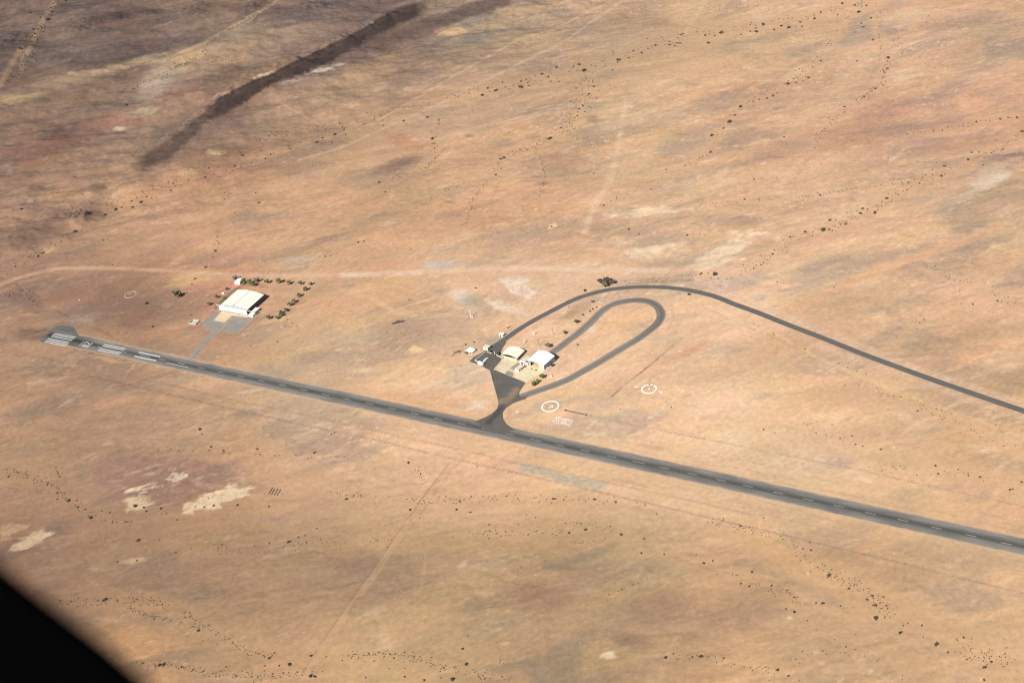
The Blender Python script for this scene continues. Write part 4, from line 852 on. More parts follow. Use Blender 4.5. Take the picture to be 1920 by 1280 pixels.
# car park walls
def low_wall(label, pts, h, w, m):
    P = [at(*q) for q in pts]; b = MB(); base = P[0]; t = thing('low_wall', label, 'wall', base)
    for a, c in zip(P[:-1], P[1:]):
        a, c = local(base, a), local(base, c); d = c-a; L = np.linalg.norm(d); d /= L; n = np.array([-d[1], d[0]])*w/2
        b.prism([a-n, c-n, c+n, a+n], 0, h)
    b.build('masonry', m, t); return t
M_YELL = mat('pale_yellow_wall', (.72, .62, .44), .8, .08, .5)
low_wall('pale yellow low wall along the upper side of the car park', [(891.2,675.3),(901,668),(911.5,659.2)], .9, .42, M_YELL)
low_wall('short white wall joining the car park corner to the container', [(890.9,675.9),(895.4,678.4)], .9, .42, M_WHITE)
low_wall('broken pale wall with red shrubs between the gatehouse and the beige hangar', [(913.6,659.6),(917.5,661.3),(921.8,663.2)], .9, .4, M_YELL)
low_wall('pale wall stub beside the beige hangar', [(930.5,665.8),(934,668.1),(937,668.4),(941.5,670.6)], .9, .45, M_YELL)
t = thing('gate_post', 'tall white gate post in the car park wall', 'post', at(928, 664.8)); MB().box(-.2, .2, -.2, .2, 0, 3.2).box(-.3, .3, -.3, .3, 3.2, 3.4).build('post', M_WHITE, t)
# container
q0, q1 = at(895.9, 682.5), at(903.8, 685.6)
t = thing('shipping_container', 'white box container at the lower edge of the car park', 'container', q0, vec(q0, q1))
MB().box(0, 6.1, 0, 2.3, .1, 2.6).build('body', M_CAR, t)
b = MB()
for i in range(14): b.box(.25+i*.41, .42+i*.41, -.05, -.002, .25, 2.45)
b.build('side_rib', M_WHITE, t)
MB().box(4.6, 5.3, -.09, -.055, .3, 2.1).build('door', M_DOOR, t)
# vehicles
def wheels(t, xs_, w, r=.34):
    for x in xs_:
        for y in (-w/2+.05, w/2-.05): MB().tube((x, y-.11, r), (x, y+.11, r), r, k=12).build('wheel', M_TYRE, t)
def car(label, px, px2, paint, kind='car', L=4.3, accent=None):
    a = at(*px); b2 = at(*px2); t = thing('parked_'+kind, label, kind.replace('_', ' '), a, vec(a, b2)); w = 1.75
    if kind == 'pickup':
        MB().section([(0, .45), (L, .45), (L, 1.0), (L-1.3, 1.1), (0, 1.1)], -w/2, w/2).build('body', paint, t)
        MB().section([(L-3.0, 1.1), (L-1.2, 1.1), (L-1.6, 1.75), (L-2.8, 1.75)], -w/2+.08, w/2-.08).build('window', M_GLASS, t)
        MB().box(L-2.8, L-1.62, -w/2+.1, w/2-.1, 1.75, 1.83).build('cab_roof', paint, t)
        MB().box(.12, L-3.1, -w/2+.12, w/2-.12, 1.101, 1.7).build('canopy', paint, t)
    else:
        MB().section([(0, .4), (L, .4), (L, .85), (L-.9, .98), (.3, 1.0), (0, .8)], -w/2, w/2).build('body', paint, t)
        MB().section([(.35, 1.0), (L-1.0, .98), (L-1.7, 1.45), (.8, 1.5)], -w/2+.08, w/2-.08).build('window', M_GLASS, t)
        MB().section([(.78, 1.45), (L-1.65, 1.42), (L-1.75, 1.56), (.9, 1.58)], -w/2+.1, w/2-.1).build('roof', paint, t)
    if accent: MB().box(L-.9, L+.04, -w/2-.02, w/2+.02, .42, 1.06).build('bonnet', accent, t)
    wheels(t, (.85, L-.85), w); return t
car('white pickup with canopy parked on the car park beside the container', (907.2,679), (913.6,673.4), M_CAR, 'pickup', 6.4)
car('pale blue car parked by the left corner of the beige hangar', (940.6,672.6), (943.2,669.8), M_CARB, 'car', 3.6)
car('white car with a red front parked beside the low hut', (987.2,683.6), (985.0,687.8), M_CAR, 'car', 4.2, M_RED)
car('white car parked beside the grey side wall of the white hangar', (1024.6,694), (1030.8,690), M_CAR, 'car', 5.0)
car('dark car parked behind the tree at the white hangar wall', (1034.8,687.4), (1037.8,685.2), M_CARD, 'car', 3.8)
# small yard pieces
t = thing('water_drum', 'small white drum on bare sand between pad and taxiway', 'drum', at(1033.7, 706)); MB().tube((0, 0, 0), (0, 0, 1.1), .75, k=14).build('drum', M_WHITE, t); MB().tube((0, 0, 1.1), (0, 0, 1.18), .5, k=14).build('lid', M_DOOR, t)
t = thing('marker_block', 'small white block on sand between junction and P ring', 'marker', at(969.6, 772.4)); MB().box(-.6, .6, -.4, .4, 0, .7).box(1.2, 1.8, .2, .6, 0, .5).build('block', M_WHITE, t)
t = thing('white_box', 'small white box beside the left wall of the big hangar', 'box', at(418.5, 550.6)); MB().box(-1.3, 1.3, -.8, .8, 0, 1.1).build('body', M_WHITE, t); MB().box(-1.4, 1.4, -.9, .9, 1.1, 1.2).build('lid', M_WHITE, t)
t = thing('marker_block', 'tiny white block alone on red soil above the runway end', 'marker', at(148.5, 562.6)); MB().box(-.5, .5, -.4, .4, 0, .7).box(-.3, .3, -.25, .25, .7, .9).build('block', M_WHITE, t)
t = thing('oil_drum', 'dark drum standing on the pale pad, nearer the hut', 'drum', at(997.3, 692)); MB().tube((0, 0, 0), (0, 0, .9), .55, k=12).tube((0, 0, .9), (0, 0, .95), .45, k=12).build('drum', M_WOOD, t)
t = thing('oil_drum', 'dark drum standing on the pale pad, nearer the white hangar door', 'drum', at(1004.6, 694.4)); MB().tube((0, 0, 0), (0, 0, .9), .55, k=12).tube((.9, .3, 0), (.9, .3, .8), .4, k=12).build('drum', M_WOOD, t)
t = thing('oil_drum', 'dark drum at the left kerb of the dark apron', 'drum', at(924, 711)); MB().tube((0, 0, 0), (0, 0, .9), .6, k=12).tube((0, 0, .9), (0, 0, .95), .5, k=12).build('drum', M_WOOD, t)
# windsock
t = thing('windsock', 'windsock pole standing in the middle of a white ring', 'windsock', at(1217.4, 729.4))
MB().tube((0, 0, 0), (0, 0, 5.2), .1, .07).build('pole', M_WHITE, t); MB().box(-.7, .7, -.5, .5, 0, .25).build('footing', M_WHITE, t)
MB().tube((0, 0, 5.0), (1.7, 1.1, 4.5), .42, .2, 10).build('sock', M_WOOD, t)
# white mast with cabinet
t = thing('radio_mast', 'white mast with a cabinet at its foot above the car park', 'mast', at(883.2, 595))
MB().tube((0, 0, 0), (0, 0, 9), .32, .22, 8).build('pole', M_WHITE, t); MB().box(.5, 2.3, -.6, .6, 0, 1.2).box(.45, 2.35, -.65, .65, 1.2, 1.3).build('cabinet', M_DOOR, t)
MB().tube((0, 0, 9), (0, 0, 10.2), .05).build('aerial', M_STEEL, t)
for lab, px_ in (('thin dark pole with cross arm near the taxiway start', (1010.8, 649)), ('thin dark pole standing alone between road and taxiway', (1037.2, 627))):
    t = thing('power_pole', lab, 'pole', at(*px_)); MB().tube((0, 0, 0), (0, 0, 8.2), .17, .12).build('pole', M_WOOD, t)
    MB().box(-1.2, 1.2, -.08, .08, 7.7, 7.9).build('cross_arm', M_WOOD, t); MB().box(-.9, .9, -.9, .9, 0, .25).build('footing', M_CONC, t)
for lab, px_ in (('white lattice aerial by the road above the beige hangar', (983, 644)), ('white lattice aerial by the road, farther along', (1001.4, 628.6))):
    t = thing('lattice_aerial', lab, 'aerial', at(*px_)); b = MB()
    for a, c in (((-.5, -.3), (-.12, -.08)), ((.5, -.3), (.12, -.08)), ((0, .55), (0, .14))): b.tube((*a, 0), (*c, 5.5), .07)
    for z in range(1, 5): b.tube((-.42+.06*z, -.25, z), (.42-.06*z, -.25, z+.7), .06); b.tube((.42-.06*z, -.25, z), (0, .45, z+.6), .06)
    b.build('lattice', M_WHITE, t); MB().tube((-.9, 0, 4.6), (.9, 0, 4.6), .08).build('cross_arm', M_WHITE, t)
t = thing('sign_board', 'short dark post with pale top board above the small shed', 'sign', at(951.6, 616)); MB().box(-.35, .35, -.2, .2, 0, 3.0).build('post', M_WOOD, t); MB().box(-1., 1., -.15, .15, 3.0, 3.9).build('board', M_YELL, t)
# roadside stones
stone = None
lab = 'white roadside marker stone in the row between access road and lattice aerials'
for i in range(11):
    f = i/10; q = at(986+(1018-986)*f, 632.5+(610.8-632.5)*f+1.4*math.sin(math.pi*f))
    if stone is None:
        stone = MB().tube((0, 0, 0), (0, 0, .42), .2, .14, 7).build('marker_stone', M_STONE, None, tuple(q)); o = stone
    else: o = stone.copy(); COL.objects.link(o); o.location = tuple(q)
    tag(o, lab, 'marker stone', 'white marker stones along the access road')
# dark heap and pole by the bungalow
p0 = at(859, 660); t = thing('scrap_heap', 'dark heap of scrap with a long thin pipe beside the bungalow', 'scrap heap', p0); 
for i in range(14):
    x, y = random.gauss(0, 2.4), random.gauss(0, 1.4); a = np.array([x, y, .12]); d = np.array([random.uniform(-1.6, 1.6), random.uniform(-1, 1), random.uniform(0, 1.1)])
    MB().tube(a, a+d, random.uniform(.1, .25), k=5).build('beam', M_SCRAP, t)
for i in range(6):
    x, y = random.gauss(0, 2.2), random.gauss(0, 1.2); s_ = random.uniform(.4, .8); MB().prism([(x-s_, y-.4*s_), (x+.8*s_, y-.6*s_), (x+s_, y+.5*s_), (x-.7*s_, y+.7*s_)], 0, s_*1.3).build('crate', M_SCRAP, t)
e = local(p0, at(845, 669.2)); MB().tube((-2.5, -.8, .3), (e[0], e[1], .2), .22, k=6).build('pipe', M_WOOD, t)
# stone heap and stone rows on the plain
def heap(name, label, cat, centre, n, rx, ry, s0, s1, m):
    p0 = at(*centre); b = MB()
    for i in range(n):
        a = random.uniform(0, 6.28); r = math.sqrt(random.random()); s_ = random.uniform(s0, s1)
        q = local(p0, at(centre[0]+rx*r*math.cos(a), centre[1]+ry*r*math.sin(a)-.35*rx*r*math.cos(a)*.6))
        k = 6; pts = [(q[0]+s_*random.uniform(.7, 1)*math.cos(2*math.pi*j/k), q[1]+s_*random.uniform(.7, 1)*math.sin(2*math.pi*j/k)) for j in range(k)]
        b.prism(pts, 0, s_*random.uniform(.8, 1.4))
    return tag(b.build(name, m, None, tuple(p0)), label, cat)
heap('rubble_heap', 'long dark rubble heap on the plain left of the mast', 'rubble', (747, 604.5), 22, 12, 2.2, .5, 1.2, M_SCRAP)
M_ROCK = mat('dark_rock', (.10, .074, .062), .9, .3, .5)
RK = []
for i in range(4):
    r_ = random.Random(90+i); b = MB(); k = 7; lv = []
    for z, w in ((-.1, .5), (.22, .55), (.5, .3)): lv.append([(w*r_.uniform(.7, 1.15)*math.cos(j*.9+i), w*r_.uniform(.7, 1.15)*math.sin(j*.9+i), z*r_.uniform(.85, 1.15)) for j in range(k)])
    for a, c in zip(lv[:-1], lv[1:]):
        for j in range(k): b.quad(a[j], a[(j+1) % k], c[(j+1) % k], c[j])
    b.quad(*lv[2]); me = bpy.data.meshes.new('boulder'); me.from_pydata(b.v, [], b.f); me.materials.append(M_ROCK); RK.append(me)
def boulders(lab, group, spots, s0, s1):
    for n_, (x, y) in enumerate(spots):
        o = bpy.data.objects.new('boulder', RK[n_ % 4]); COL.objects.link(o); o.location = tuple(att(x, y)); q = random.uniform(s0, s1); o.scale = (q, q*random.uniform(.7, 1.1), q*random.uniform(.6, 1.)); o.rotation_euler = (0, 0, random.uniform(0, 6))
        tag(o, lab, 'boulder', group)
sp_ = [(150+random.gauss(0, 11), 401+random.gauss(0, 3.6)) for _ in range(50)]
boulders('dark boulder, one of many covering the round mound at the left', 'boulders on the dark mound', sp_, .9, 2.6)
sp_ = []
for i in range(60):
    f = random.random(); sp_.append((8+30*f+random.gauss(0, 2), 556-10*f+random.gauss(0, 1.5)) if i < 16 else (33+32*f+random.gauss(0, 4), 538+30*f+random.gauss(0, 4)))
boulders('dark rock, one of many strewn over the rise above the runway end', 'rocks on the rise above the runway end', sp_, .6, 1.9)
p0 = at(1060, 769.2); e = local(p0, at(1099, 778)); b = MB(); n = 34
for i in range(n):
    f = i/(n-1); q = e*f+np.array([random.uniform(-.2, .2), random.uniform(-.2, .2)]); s_ = random.uniform(.3, .5)*(1.6 if i in (0, n-1) else 1)
    b.prism([(q[0]+s_*math.cos(j*1.047), q[1]+s_*math.sin(j*1.047)) for j in range(6)], 0, s_*1.1)
tag(b.build('stone_row', M_WOOD, None, tuple(p0)), 'straight dark row of stones right of the P ring', 'stone row')
# fences
def fence(label, pts, spacing, h=1.2):
    L = smooth_line([at(*q)[:2] for q in pts], 4.); d = np.concatenate([[0], np.cumsum(np.linalg.norm(np.diff(L, axis=0), axis=1))])
    n = min(98, int(d[-1]/spacing)); sx = np.linspace(0, d[-1], n); P = np.stack([np.interp(sx, d, L[:, 0]), np.interp(sx, d, L[:, 1])], 1)
    t = thing('fence', label, 'fence', (P[0][0], P[0][1], 0)); proto = MB().tube((0, 0, 0), (0, 0, h), .09, .07, 5).build('post', M_WOOD, t)
    hz = height(P[:, 0], P[:, 1]); proto.location = (0, 0, hz[0])
    for q, z in zip(P[1:], hz[1:]):
        c = proto.copy(); COL.objects.link(c); c.parent = t; c.location = (q[0]-P[0][0], q[1]-P[0][1], z)
    b = MB()
    for z in (.45, .85, 1.12):
        for k_ in range(len(P)-1): b.tube((*(P[k_]-P[0]), z+hz[k_]), (*(P[k_+1]-P[0]), z+hz[k_+1]), .015, k=3)
    b.build('wire', M_STEEL, t)
fence('long post and wire fence on the near side of the runway', FENCE2, 13)
fence('post and wire fence on the far side of the runway, right of the stone row', FENCE3, 13)

# ------------------------------------------------------------------ plants
def leaf_blob(n, rx, ry, rz, zc, s0, s1, seed, lumps=5, flat=.25):
    r = random.Random(seed); b = MB()
    L = [(r.uniform(-.55, .55)*rx, r.uniform(-.55, .55)*ry, r.uniform(-.3, .45)*rz, r.uniform(.45, .72)) for _ in range(lumps)]
    for i in range(n):
        lx, ly, lz, lr = r.choice(L)
        while True:
            v = [r.uniform(-1, 1) for _ in range(3)]; d = math.sqrt(sum(q*q for q in v))
            if .35 < d < 1: break
        c = np.array([lx+v[0]*rx*lr, ly+v[1]*ry*lr, max(zc+lz+v[2]*rz*lr, .06)])
        nrm = np.array([v[0]+r.uniform(-.6, .6), v[1]+r.uniform(-.6, .6), v[2]+r.uniform(-.2, .9)]); nrm /= np.linalg.norm(nrm)+1e-6
        e = np.cross(nrm, [.3, .5, .8]); e /= np.linalg.norm(e)+1e-6; f = np.cross(nrm, e); s_ = r.uniform(s0, s1)
        b.quad(c-e*s_, c-f*s_*.7, c+e*s_, c+f*s_*.7)
    return b
def shrub_mesh(seed, m):
    b = leaf_blob(90, .5, .5, .30, .28, .07, .15, seed, 4)
    r = random.Random(seed)
    for i in range(4):
        a = r.uniform(0, 6.28); q = (.2*math.cos(a), .2*math.sin(a)); k = 7; w = r.uniform(.16, .24)
        lo = [(q[0]+w*math.cos(j*.9), q[1]+w*math.sin(j*.9), 0) for j in range(k)]; hi = [(q[0]+w*.7*math.cos(j*.9+.3), q[1]+w*.7*math.sin(j*.9+.3), r.uniform(.25, .38)) for j in range(k)]
        for j in range(k): b.quad(lo[j], lo[(j+1) % k], hi[(j+1) % k], hi[j])
        b.quad(*hi)
    for i in range(5):
        a = r.uniform(0, 6.28); b.tube((0, 0, 0), (.3*math.cos(a), .3*math.sin(a), .35), .02, .01, 3)
    me = bpy.data.meshes.new('desert_shrub'); me.from_pydata(b.v, [], b.f); me.materials.append(m); return me
SHM = [shrub_mesh(40+i, M_SHRUB if i % 2 else M_SHRUB2) for i in range(8)]
# crops of the image: origin x, origin y, then (x, y, width) at three times pixel scale
RAW = {
(0,0): [(65,427,18),(115,267,24),(125,372,14),(122,1175,22),(265,110,26),(173,70,20),(210,65,18),(290,65,18),(195,190,16),(715,590,24),(750,500,12),(435,688,12),(110,265,22),(40,455,10),(1455,165,8),(370,5,20),(300,40,9),(320,45,9),(345,35,10),(330,15,9),(648,1178,26),(682,1168,14),(740,1130,18),(748,1165,20),(795,1135,26),(590,1210,24),(1437,1086,14),(1457,1140,20),(1262,1122,12),(1383,1215,10),(1320,1197,9),(1262,1087,8),(1043,1170,8),(960,1072,14),(975,1032,14),(1060,1014,12),(1155,997,20),(1175,945,18),(1230,938,14),(1320,933,14),(1362,873,24),(1415,915,9),(1352,938,10),(1445,877,10),(1492,892,14),(1522,868,14),(1540,865,10),(1622,823,14),(1630,838,12),(1665,832,9),(1690,800,8),(1720,780,8),(1782,800,22),(1815,776,16),(1870,803,14),(1884,757,28),(1830,728,14),(1465,848,9),(1470,920,8),(1275,960,10),(1200,980,8),(1310,962,9),(1020,1040,8),(985,1050,8),(880,1108,9),(900,1095,9),(825,1108,14),(770,1113,12),(850,1115,9),(1758,930,7),(1540,1033,9),(505,1140,8),(555,1130,9),(465,1098,8),(410,1100,8),(353,1058,9),(420,997,9),(195,1130,7),(355,1137,10),(460,1262,8),(640,1245,8),(690,1220,8),(620,1235,9),(530,1235,8)],
(640,0): [(5,715,12),(25,757,14),(230,678,10),(235,707,12),(347,680,20),(368,700,9),(482,660,20),(548,678,12),(552,698,10),(512,780,22),(508,743,10),(512,810,12),(525,833,10),(545,875,12),(527,890,12),(520,910,10),(475,945,10),(212,1025,20),(245,1080,18),(768,498,10),(793,535,22),(822,497,18),(868,508,28),(922,490,14),(1010,490,34),(1055,482,14),(1010,458,16),(1038,448,10),(1128,416,24),(1165,430,14),(1176,458,16),(1212,378,24),(1170,402,8),(1225,460,12),(1090,458,8),(1128,455,8),(1048,468,12),(1338,362,22),(1365,397,32),(1305,378,12),(1430,372,10),(1483,373,14),(1525,395,12),(1560,338,30),(1553,350,16),(1475,345,8),(1475,318,8),(1528,295,10),(1617,327,14),(1640,288,16),(1643,320,8),(1690,297,22),(1725,275,12),(1765,255,20),(1745,260,10),(1845,233,14),(1845,253,18),(1875,260,14),(1905,243,18),(1893,215,10),(1912,195,20),(1885,245,10),(1805,212,10),(1720,220,8),(1420,487,18),(1390,528,20),(1435,555,10),(1360,593,18),(1335,611,18),(1328,652,16),(1288,572,14),(1320,498,12),(1368,630,10),(1172,778,36),(1235,720,16),(1270,713,10),(1205,735,10),(942,746,12),(1005,842,12),(895,892,24),(912,890,20),(868,983,20),(900,950,10),(1133,955,10),(1022,1185,9),(1090,832,8),(1475,1155,16),(1743,1065,14),(1827,955,12),(1183,1273,16),(1512,482,8),(1497,430,7),(785,317,9),(1217,85,10),(1228,80,8),(1275,57,8),(350,605,10),(445,605,7),(735,618,8),(627,623,9),(905,468,9),(690,522,8),(663,537,7),(770,590,7),(1413,463,8),(1447,510,8),(1440,485,8),(1358,537,8),(1400,605,8),(1373,628,8),(1263,688,8),(1297,700,9)],
(1280,0): [(895,20,24),(970,30,20),(1033,32,16),(988,67,26),(775,70,18),(740,105,24),(870,85,14),(910,82,8),(450,138,32),(410,160,14),(380,177,14),(413,180,24),(552,146,22),(595,155,28),(515,168,18),(660,125,18),(670,150,18),(635,155,12),(215,183,30),(128,198,22),(150,195,10),(180,200,14),(5,192,12),(115,178,8),(80,178,7),(143,242,22),(327,197,12),(300,152,8),(298,215,8),(1060,103,16),(1075,75,8),(1005,132,14),(1015,153,22),(1070,225,18),(1040,213,8),(967,183,10),(775,343,18),(707,435,24),(730,378,14),(640,465,18),(592,470,34),(625,443,14),(648,442,10),(675,458,9),(690,435,10),(595,458,10),(670,385,10),(980,345,12),(635,400,8),(655,390,9),(532,525,12),(553,520,8),(508,540,22),(475,553,18),(430,563,12),(397,570,14),(372,576,9),(323,600,24),(292,648,18),(260,685,34),(231,722,22),(165,760,30),(158,857,22),(110,880,9),(95,890,10),(15,930,14),(43,930,8),(90,908,7),(1153,328,28),(1150,345,14),(1165,362,9),(1150,384,22),(1140,410,10),(1130,405,9),(1127,438,12),(1138,435,9),(1125,480,12),(1080,500,20),(1063,515,9),(1120,520,8),(1018,543,20),(1010,552,10),(910,600,20),(820,665,9),(1048,540,9),(1183,568,8),(752,757,10),(570,772,14),(445,815,8),(785,740,9),(745,832,8),(1212,215,10),(1233,302,10),(1217,245,8),(1385,90,8),(1370,130,8),(1653,685,18),(1785,670,22),(1830,662,12),(1882,662,18),(1850,663,8),(1725,678,10),(1705,680,9),(1675,683,8),(1460,735,12),(1413,740,9),(1580,713,9),(1908,738,24),(1830,797,10),(1770,840,9),(1800,842,12),(1735,862,10),(1665,856,16),(1625,857,16),(1605,898,22),(1690,930,12),(1695,890,9),(1470,933,24),(1453,990,22),(1480,918,9),(1430,917,9),(1350,1000,10),(1367,985,10),(1268,1027,18),(1232,1028,10),(1330,1033,16),(1358,1037,9),(1263,1070,12),(1240,1075,9),(1275,1062,8),(1147,1115,26),(1080,1195,28),(1012,1172,18),(1000,1198,24),(1040,1178,14),(1097,1182,12),(985,1225,9),(917,1260,22),(827,1237,22),(862,1240,12),(880,1253,8),(775,1098,20),(757,1085,10),(920,1065,10),(905,1075,9),(975,1055,10),(877,1080,8),(350,1120,18),(1495,1230,9),(1180,1032,8),(1155,887,10),(1320,912,8),(1360,912,8),(1120,1037,8),(497,1000,8),(400,1008,14),(1170,1138,8),(1120,1163,9),(1090,1160,9),(1215,1095,8),(1235,1118,8),(980,1188,8),(1047,1150,8),(925,1197,8)],
(0,427): [(825,423,30),(860,556,20),(1158,222,20),(1230,90,12),(1212,130,20),(243,140,18),(213,158,18),(235,147,10),(352,50,12),(378,37,16),(420,20,26),(430,20,18),(580,70,14),(605,65,10),(635,210,9),(12,286,12),(375,165,9),(1098,285,18),(1080,318,10),(1125,1130,26),(1137,1160,10),(1185,1230,20),(1255,1253,16),(1447,1243,20),(1768,1265,18),(1830,160,16),(1858,160,9),(1897,145,8),(345,80,10),(285,85,10),(195,213,9),(175,280,9),(215,168,8),(1615,517,9),(1645,535,8),(1673,555,9),(1560,643,12),(1410,665,10),(1075,492,9),(657,530,8),(1863,1160,12),(1880,1152,14),(185,115,8),(205,110,8),(150,130,8),(30,235,8),(75,180,9),(85,215,9),(40,262,8)],
(640,427): [(95,80,20),(127,77,12),(1617,7,20),(1675,37,12),(392,123,8),(755,338,18),(380,405,14),(1370,352,26),(1435,445,18),(1415,455,18),(1400,468,18),(1360,488,18),(747,642,18),(340,592,9),(310,630,10),(255,590,9),(355,603,8),(435,605,8),(1855,1010,12),(1570,1020,9),(390,620,8),(700,655,16),(1610,358,9),(1715,358,8),(1605,322,8),(1830,290,8),(1750,305,9),(1770,300,8),(1325,655,8),(1330,657,16),(1280,445,8)],
(1280,427): [(25,42,18),(97,35,8),(125,42,8),(100,258,24),(178,260,36),(160,283,14),(200,287,10),(143,257,10),(248,287,9),(275,285,9),(325,268,10),(355,245,10),(398,228,14),(440,210,12),(503,147,18),(515,125,9),(605,50,18),(620,50,14),(690,22,26),(730,45,10),(790,12,30),(822,10,20),(575,105,9),(555,60,9),(437,152,7),(465,178,8),(38,373,24),(345,307,8),(533,305,14),(852,335,9),(1420,215,8),(1425,238,8),(1500,265,8),(1493,288,9),(1560,298,9),(1770,410,16),(1795,413,9),(1632,430,18),(1567,427,9),(1557,355,8),(1358,515,14),(1333,533,10),(1315,517,8),(1318,570,8),(1202,610,8),(745,585,8),(405,545,9),(425,550,9),(403,573,8),(510,592,9),(515,603,8),(688,682,10),(877,763,9),(928,783,9),(980,805,9),(1030,820,9),(913,887,10),(992,882,9),(1125,932,8),(1185,945,9),(1353,995,9),(1345,1018,9),(1322,1030,14),(1427,1018,9),(1454,1027,9),(1408,1053,9),(1448,1057,9),(1460,1077,9),(1513,1045,8),(1533,1085,8),(1490,1130,8),(1560,1155,8),(1760,1110,8),(1870,1225,8),(952,1170,14),(885,1185,12),(970,1217,16),(1012,1227,14),(1113,1245,18),(750,1155,10),(680,1097,8),(720,1078,7),(755,1090,8),(840,1110,8),(455,1135,12),(520,1155,8)],
(0,854): [(80,75,10),(108,95,10),(48,118,16),(385,250,28),(432,250,14),(435,291,22),(478,302,16),(508,348,26),(515,367,10),(572,313,10),(616,321,12),(322,243,14),(760,280,34),(808,290,18),(822,312,20),(905,297,20),(935,327,10),(997,360,14),(710,372,14),(630,377,9),(590,365,8),(770,360,9),(1100,287,10),(1147,287,16),(1200,280,16),(1335,278,20),(1513,285,14),(1173,240,8),(1248,240,8),(843,200,8),(780,475,30),(895,477,10),(660,596,14),(770,590,12),(988,545,12),(1075,523,8),(1247,500,14),(1275,517,8),(1225,520,8),(1240,555,8),(1515,493,14),(1430,507,10),(1623,485,24),(1677,460,12),(1715,450,12),(1780,410,12),(1802,473,10),(592,808,26),(580,815,16),(1113,983,22),(337,815,14),(440,800,10),(378,835,10),(550,840,10),(437,848,9),(852,797,9),(800,797,9),(883,840,10),(838,838,9),(790,842,9),(735,860,12),(733,848,9),(745,875,9),(805,897,9),(875,905,10),(865,917,12),(893,903,9),(1138,1040,9),(1220,1057,9),(1513,1138,24),(1485,1130,14),(1628,1170,28),(1570,1180,14),(1490,1180,12),(1748,1123,22),(1748,1237,30),(1768,1237,28),(1672,1215,14),(1755,1213,10),(1813,1212,10),(1835,1130,10),(898,1175,28),(920,1172,28),(1020,1187,18),(805,1167,12),(865,1170,9),(1235,1237,10),(1270,1187,10),(1140,1213,9),(1085,1203,9),(1325,1240,10),(1395,1123,9),(1065,885,9),(1040,880,12),(1100,925,9),(1290,1030,9),(1350,1065,9),(1450,1240,10),(1530,1243,10),(150,90,10),(215,115,9),(270,150,9),(300,160,9),(330,190,9),(340,205,10),(370,150,8),(332,115,9),(315,65,9)],
(640,854): [(375,40,24),(415,80,8),(447,105,9),(450,160,9),(465,135,8),(30,243,22),(385,302,22),(440,353,9),(260,515,9),(503,267,9),(585,258,10),(587,230,9),(650,302,24),(662,255,14),(725,316,18),(728,237,9),(735,258,8),(875,247,9),(933,225,9),(1003,250,9),(1190,240,22),(1203,245,12),(1425,245,20),(1543,261,20),(1710,278,14),(1772,327,12),(1663,265,9),(1040,330,10),(1092,348,10),(830,388,14),(960,425,10),(835,424,12),(808,424,10),(873,437,9),(798,440,9),(993,388,10),(1280,434,20),(1373,415,24),(1575,442,22),(1703,466,16),(1688,545,20),(1815,553,18),(1190,440,9),(1130,437,9),(1430,377,8),(1260,380,9),(1350,380,12),(1010,630,9),(1067,610,8),(1145,592,10),(1195,555,7),(625,460,9),(508,478,7),(1670,715,9),(1640,730,8),(1720,687,8),(1823,1137,30),(1867,1113,12),(680,1083,26),(703,1172,22),(712,1015,9),(125,1122,12),(40,1125,10),(5,1152,10),(183,1155,9),(297,1137,16),(300,1115,9),(355,1195,9),(268,1197,9),(420,1155,9),(515,1175,10),(503,1167,9),(575,1193,12),(620,1257,34),(560,1248,14),(467,1259,18),(137,1245,14),(355,1243,14),(740,1203,9),(697,1230,9),(905,1240,9),(440,1130,9),(765,60,10)],
(1280,854): [(1423,54,20),(1437,103,14),(1550,77,12),(1605,100,10),(1672,118,22),(1905,147,20),(1840,190,22),(1855,188,16),(325,395,20),(715,487,14),(345,292,10),(455,350,10),(722,533,14),(563,470,10),(467,450,8),(483,440,8),(75,560,10),(120,603,18),(168,591,16),(388,654,20),(328,718,16),(372,735,20),(500,730,16),(820,672,34),(720,652,10),(663,588,10),(715,600,10),(810,687,9),(640,567,9),(935,745,24),(1065,787,20),(1085,842,28),(1070,840,16),(1037,808,20),(1085,912,34),(788,827,24),(750,828,14),(628,795,16),(630,877,24),(580,862,14),(494,757,9),(887,845,12),(700,928,12),(1225,995,28),(1265,942,10),(1240,955,12),(1345,955,14),(1580,1022,18),(1427,1062,32),(1430,1047,18),(1353,1020,10),(1493,1105,18),(1597,1145,14),(1735,1158,20),(1698,1187,24),(1725,1140,10),(1695,1258,20),(855,1033,9),(918,1075,12),(808,1115,10),(635,1145,10),(967,1090,9),(1097,1150,9),(102,1128,26),(53,1130,16),(183,1130,9),(291,1173,10),(230,1137,14),(532,1202,24),(592,1235,20),(382,1192,10),(447,1197,9),(488,1262,9),(655,1262,9),(1235,1258,9),(1235,1235,8),(750,982,8),(973,1005,9),(783,960,7),(1160,837,8),(1160,880,8),(1165,908,8),(1135,912,9),(1815,1110,9),(1740,1095,8)],
}
SHR = []
for (ox, oy), L in RAW.items():
    for x, y, w in L: SHR.append((ox+x/3, oy+y/3, w/3))
SHR.sort(key=lambda q: -q[2])
BIG, REST = SHR[:296], SHR[296:]
